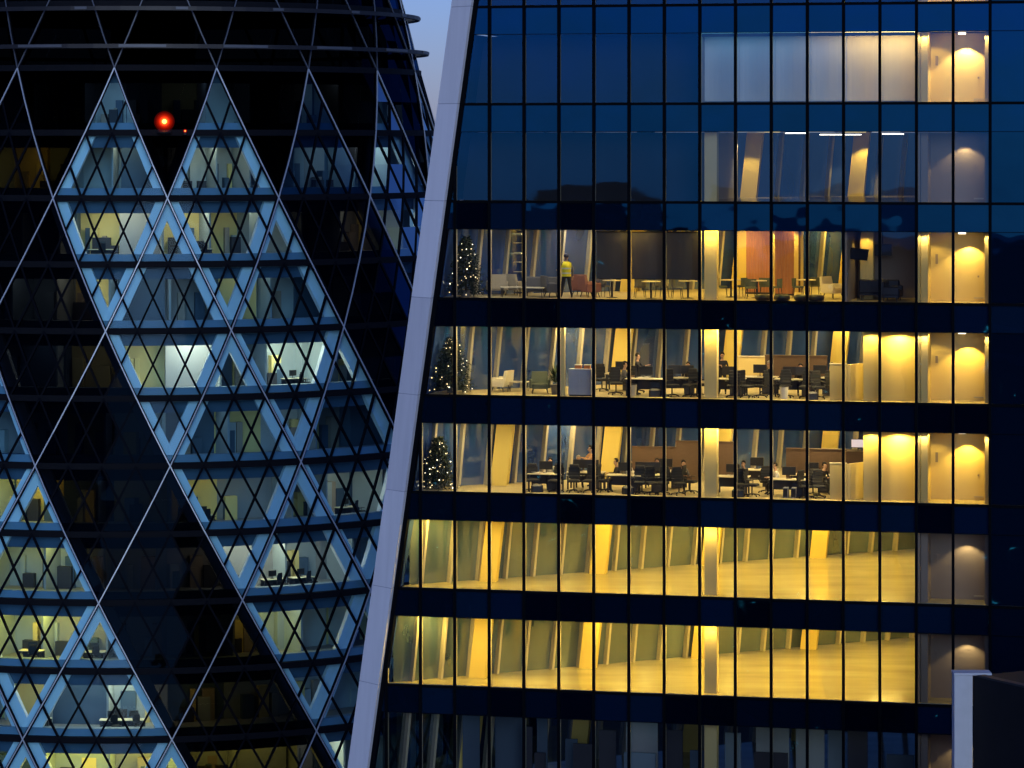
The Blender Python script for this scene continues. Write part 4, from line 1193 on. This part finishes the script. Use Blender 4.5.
for px, n, d, k, lab in ((641, 5, 1.85, 9, 'heap of papers on the desk right of the yellow column'), (541, 5, 1.3, 4, 'papers on the desk of the person in white'), (640, 4, 1.2, 5, 'papers on the yellow lit desk'), (735, 5, 1.9, 4, 'papers on the desk right of the front column')):
    t = MB()
    for i in range(k): t.box(-.11, .11, -.15, .15, .002 + i * .012, .01 + i * .012, 0, rr.uniform(-.5, .5), (rr.uniform(-.35, .35), rr.uniform(-.1, .1), 0))
    o = t.build('paper_stack', M['paper']); put(o, n, px, d, 0, lab, 'papers', 'papers on desks', .747)
for px, d, rot, lab in ((602, 3.4, 30, 'black office chair behind the person by the yellow column, middle floor'), (638, 3.0, 170, 'black office chair behind the yellow lit desk'), (698, 1.6, 60, 'black office chair touching the front column on the middle floor'), (733, 1.2, 200, 'black office chair just right of the front column on the middle floor'), (775, 2.2, 100, 'black office chair in front of the yellow low screen'), (829, 2.0, 200, 'black office chair half hidden by the low cream wall on the middle floor')):
    put(office_chair('chair_black'), 4, px, d, rot, lab, 'office chair', CH)
for px, d, rot, lab in ((533, 1.0, 20, 'black office chair at the left end of the lower floor desks'), (556, .9, -15, 'black office chair below the person in white on the lower floor'), (640, 1.0, 10, 'black office chair with its back to the glass before the paper strewn desk'), (652, .9, 30, 'black office chair in the middle of the paper strewn desk'), (690, 1.8, 80, 'black office chair hard against the front column on the lower floor'), (766, 2.6, 190, 'black office chair in front of the far desk on the lower floor'), (806, .9, 60, 'black office chair right of the computer cases')):
    put(office_chair('chair_black'), 5, px, d, rot, lab, 'office chair', CH)
desk_set(5, 666, 3.6, 0, 'desk in front of the brown screen on the lower floor', 1.8)
desk_set(5, 812, 3.4, 0, 'desk in front of the long brown screen on the lower floor', 1.8)
desk_set(4, 760, 3.4, 0, 'desk in front of the yellow low screen', 1.5)
seat(person('sit', 'shirt_dark', 'trousers', 'hair', 'person in black sitting at the paper strewn desk'), 5, 657, 2.8, 10)
seat(person('sit', 'shirt_grey', 'trousers', 'hair', 'person in grey sitting alone left of the front column on the lower floor'), 5, 682, 2.2, 40)
seat(person('sit', 'shirt_dark', 'trousers', 'hair', 'person in black sitting right of the front column on the lower floor'), 5, 745, 2.6, -20)
seat(person('sit', 'shirt_dark', 'trousers', 'hair', 'person in black sitting at the long desk on the middle floor'), 4, 800, 3.1, 15)
seat(person('sit', 'shirt_dark', 'trousers', 'hair_grey', 'person with grey hair sitting before the brown screen, middle floor'), 4, 771, 4.2, -30)
seat(person('sit', 'shirt_dark', 'trousers', 'hair', 'person in black sitting near the low cream wall, lower floor'), 5, 822, 2.6, 60)
for n, px, d, lab in ((4, 655, .9, 'black bag on the floor under the yellow lit desk'), (4, 812, .8, 'black bag on the floor between two chairs, middle floor'), (5, 537, .7, 'big black bag on the floor at the left desk, lower floor'), (5, 628, .8, 'black bag on the floor under the desk by the yellow column'), (5, 738, .7, 'black bag on the floor right of the front column')):
    bg_ = empty('bag'); t = MB(); t.rbox(-.26, .26, -.12, .12, 0, .34, .07); t.build('body', M['leather'], bg_)
    t = MB()
    for i in range(6):
        a0, a1 = math.pi * i / 6, math.pi * (i + 1) / 6; t.tube((.12 * math.cos(a0), 0, .33 + .12 * math.sin(a0)), (.12 * math.cos(a1), 0, .33 + .12 * math.sin(a1)), .012)
    t.build('handle', M['leather'], bg_); put(bg_, n, px, d, 15, lab, 'bag', 'bags on the office floors')
# partitions and screens standing on the floors
def low_screen(n, px0, px1, d, h, m, label, th=.12, cap=True, name='desk_screen', skew=0.0):
    s0, s1 = s_at(px0, d), s_at(px1, d); ww = s1 - s0
    r = empty(name, P((s0 + s1) / 2, d, zb(n)), -TH + R_(skew)); tag(r, label, 'partition', 'low partitions')
    t = MB(); t.box(-ww / 2, ww / 2, 0, th, .04, h); t.build('panel', M[m], r)
    if cap:
        t = MB(); t.box(-ww / 2 - .01, ww / 2 + .01, -.05, th + .05, h + .002, h + .04); t.build('top_ledge', M['brown'] if m == 'brown' else M['desk_white'], r)
    for sx in (-1, 1):
        t = MB(); t.box(sx * (ww / 2 - .15) - .04, sx * (ww / 2 - .15) + .04, .01, th - .01, 0, .04); t.build('foot', M['metal_dark'], r)
    return r
low_screen(4, 765, 827, 6.0, 1.45, 'brown', 'long brown screen on the middle office floor')
low_screen(4, 738, 765, 6.6, 1.35, 'wall_cream', 'yellow lit low screen left of the long brown one')
low_screen(5, 786, 861, 6.0, 1.55, 'brown', 'long brown screen on the lower office floor')
low_screen(5, 632, 676, 6.4, 1.45, 'brown', 'brown screen behind the paper strewn desk')
low_screen(5, 676, 700, 6.2, 1.75, 'brown', 'taller brown screen just left of the front column')
low_screen(5, 714, 733, 6.2, 1.75, 'brown', 'brown screen just right of the front column')
for n, lab in ((4, 'middle'), (5, 'lower')):
    r = empty('low_wall', P(5.35, .62, zb(n)), -TH); tag(r, 'cream chest high wall with sloping return at the right of the %s office floor' % lab, 'partition', 'low cream walls')
    t = MB(); t.box(0, .72, 0, .12, 0, 1.50); t.build('front_panel', M['wall_cream'], r)
    t = MB(); t.box8([(.735, 0, 0), (.86, 0, 0), (2.25, 2.6, 0), (2.1, 2.6, 0), (.735, 0, 1.5), (.86, 0, 1.5), (2.25, 2.6, 1.5), (2.1, 2.6, 1.5)]); t.build('return_panel', M['wall_cream'], r)
    t = MB(); t.box(-.02, .70, -.02, .14, 1.502, 1.53); t.build('ledge', M['desk_white'], r)
put(monitor(True), 5, 858, 4.2, 0, 'lit pinkish screen high at the right end of the lower office floor', 'monitor', 'screens on the desks', 1.7)
sd = empty('side_cupboard'); t = MB(); t.rbox(-.5, .5, -.2, .2, .05, 1.7, .01); t.build('carcass', M['brown'], sd); t = MB(); t.box(-.47, .47, -.18, .18, 0, .05); t.build('plinth', M['metal_dark'], sd)
put(sd, 5, 858, 4.2, 0, 'brown cupboard under the lit pinkish screen', 'cupboard')
# ---------------- row 2: linear pendant lamps, dim white room
def linear(px, py, ln, d, rot, label):
    s = s_at(px, d); Y = P(s, d, 0)[1]; z = (HY - py) / F * Y
    r = empty('linear_lamp', P(s, d, z), -TH + R_(rot)); tag(r, label, 'lamp', 'linear lamps on the dim upper floor')
    t = MB(); t.box(-ln / 2, ln / 2, -.04, .04, -.035, .0); t.build('tube', lamp((1.0, .93, .78), 9), r)
    t = MB(); t.box(-ln / 2 - .02, ln / 2 + .02, -.055, .055, .002, .05); t.build('housing', M['metal_dark'], r)
    t = MB()
    for sx in (-1, 1): t.tube((sx * ln * .4, 0, .05), (sx * ln * .4, 0, zb(2) + GH - z - .02), .008)
    t.build('cable', M['metal_dark'], r)
linear(796, 132.8, .9, 5.0, 0, 'short glowing tube lamp at the left of the dim upper floor')
linear(832, 134.2, 1.05, 5.2, 0, 'glowing tube lamp left of the yellow leaning column, upper floor')
linear(853, 134.2, .7, 5.2, 0, 'short glowing tube lamp touching the leaning column, upper floor')
linear(893, 133.6, 1.0, 5.0, 35, 'slanting glowing tube lamp at the right of the dim upper floor')
for s, d in ((1.5, 4), (4.5, 4), (7, 7)): ceiling_or_fill_light(s, d, 2, (.85, .9, 1.0), 1.0, 1.2, .3)
for s, d in ((2.0, 6), (5.5, 8)): ceiling_or_fill_light(s, d, 2, WARM2, 2.0, 1.0, .3)
# row 1: strips added by the glass to colour the blinds blue to cream
for s, c_, st in ((.75, (.22, .70, 1.0), 2.4), (2.25, (.22, .70, 1.0), 2.0), (3.75, (.3, .70, 1.0), 2.2), (5.25, (1, .80, .60), 4), (6.75, (1, .72, .30), 16), (8.2, (1, .72, .28), 22)):
    ceiling_or_fill_light(s, .40, 1, c_, st, 1.46, .38)
t = TB(); t.sbox(.05, 8.9, .14, .18, zb(1) + GH - .16, zb(1) + GH - .012); t.build('strip_screen', M['g_bulk'])  # added board that hides the lamp strips from view
for px in (745, 866):
    d = 6.0
    for _ in range(8):
        s = s_at(px, d); d = d_back(s) - 2.0
    spot(s, d, 2, 120, WARM2, 100, -.1); spot(s + .2, d - .6, 2, 60, WARM2, 60, -.1)  # added spots that brighten two rear columns

# ================================================================== GROUND, CITY BEHIND, SKY
t = MB(); t.add([(-4000, -4000, 0), (4000, -4000, 0), (4000, 4000, 0), (-4000, 4000, 0)], [(0, 1, 2, 3)])
tag(t.build('ground', M['asphalt']), 'dark street level far below the towers', None, None, 'structure')
def city_mat():
    m, nt, out = nodes_of('city blocks with a few lit windows')
    N, L = nt.nodes, nt.links
    tc = N.new('ShaderNodeTexCoord'); mp = N.new('ShaderNodeMapping'); mp.inputs['Scale'].default_value = (1.1, 1.1, .9)
    L.new(tc.outputs['Object'], mp.inputs['Vector'])
    vo = N.new('ShaderNodeVectorMath'); vo.operation = 'FLOOR'; L.new(mp.outputs[0], vo.inputs[0])
    wn = N.new('ShaderNodeTexWhiteNoise'); wn.noise_dimensions = '3D'; L.new(vo.outputs[0], wn.inputs['Vector'])
    fr = N.new('ShaderNodeVectorMath'); fr.operation = 'FRACTION'; L.new(mp.outputs[0], fr.inputs[0])
    sp = N.new('ShaderNodeSeparateXYZ'); L.new(fr.outputs[0], sp.inputs[0])
    def gt(sock, v, op='GREATER_THAN'):
        q = N.new('ShaderNodeMath'); q.operation = op; q.inputs[1].default_value = v; L.new(sock, q.inputs[0]); return q.outputs[0]
    def mul(a, b):
        q = N.new('ShaderNodeMath'); q.operation = 'MULTIPLY'; L.new(a, q.inputs[0]); L.new(b, q.inputs[1]); return q.outputs[0]
    w = mul(gt(wn.outputs['Value'], 0.997), gt(sp.outputs['Z'], .7))
    b = N.new('ShaderNodeBsdfDiffuse'); b.inputs[0].default_value = (.018, .024, .04, 1)
    e = N.new('ShaderNodeEmission'); e.inputs[0].default_value = (1, .72, .4, 1)
    st = N.new('ShaderNodeMath'); st.operation = 'MULTIPLY'; st.inputs[1].default_value = 4; L.new(w, st.inputs[0]); L.new(st.outputs[0], e.inputs[1])
    ad = N.new('ShaderNodeAddShader'); L.new(b.outputs[0], ad.inputs[0]); L.new(e.outputs[0], ad.inputs[1]); L.new(ad.outputs[0], out.inputs['Surface'])
    return m
t = MB(); rr = random.Random(12)
for i in range(150):
    a = R_(rr.uniform(180, 330)); dist = rr.uniform(260, 700)
    x, y = dist * math.cos(a), dist * math.sin(a); w, l = rr.uniform(18, 45), rr.uniform(18, 45)
    h = min(rr.uniform(35, 92) + (dist - 260) * .02, 96)
    if rr.random() < .10: h = rr.uniform(95, 101)
    t.box(-w / 2, w / 2, -l / 2, l / 2, 0, h, 0, rr.uniform(0, 1.5), (x, y, 0))
tag(t.build('distant_city', city_mat()), 'dark city blocks mirrored in the facade', None, None, 'stuff')

wd = bpy.data.worlds.new('World'); S.world = wd; wd.use_nodes = True
nt = wd.node_tree; nt.nodes.clear()
SUN_EL, SUN_AZ = R_(8), R_(170)
sky = nt.nodes.new('ShaderNodeTexSky'); sky.sky_type = 'NISHITA'; sky.sun_disc = False
sky.sun_elevation = SUN_EL; sky.sun_rotation = SUN_AZ; sky.altitude = 100; sky.air_density = 1.0; sky.dust_density = 0.3; sky.ozone_density = 5.0
bg = nt.nodes.new('ShaderNodeBackground'); bg.inputs[1].default_value = 0.13
ow = nt.nodes.new('ShaderNodeOutputWorld')
tint = nt.nodes.new('ShaderNodeMix'); tint.data_type = 'RGBA'; tint.blend_type = 'MULTIPLY'; tint.inputs[0].default_value = 1.0
tint.inputs[7].default_value = (0.88, 0.80, 1.42, 1)      # the deep blue of the hour after sunset
nt.links.new(sky.outputs[0], tint.inputs[6]); nt.links.new(tint.outputs[2], bg.inputs[0]); nt.links.new(bg.outputs[0], ow.inputs['Surface'])
sl = bpy.data.lights.new('afterglow', 'SUN'); sl.energy = 1.75; sl.color = (.74, .88, 1.0); sl.angle = R_(40)
so = bpy.data.objects.new('afterglow', sl); COL.objects.link(so); so.rotation_euler = (R_(82), 0, R_(10))

cam = bpy.data.cameras.new('camera'); co = bpy.data.objects.new('camera', cam); COL.objects.link(co)
co.location = (0, 0, ZE); co.rotation_euler = (R_(90), 0, 0)
cam.sensor_width = 36; cam.lens = F * 36 / 1024; cam.shift_y = (HY - 384) / 1024
cam.clip_start = 1; cam.clip_end = 12000
S.camera = co
S.view_settings.view_transform = 'Standard'; S.view_settings.look = 'None'; S.view_settings.exposure = 0; S.view_settings.gamma = 1
S.render.engine = 'CYCLES'
S.cycles.use_denoising = True
S.cycles.max_bounces = 5; S.cycles.diffuse_bounces = 3; S.cycles.glossy_bounces = 2; S.cycles.transparent_max_bounces = 14
S.cycles.sample_clamp_indirect = 4; S.cycles.caustics_reflective = False; S.cycles.caustics_refractive = False
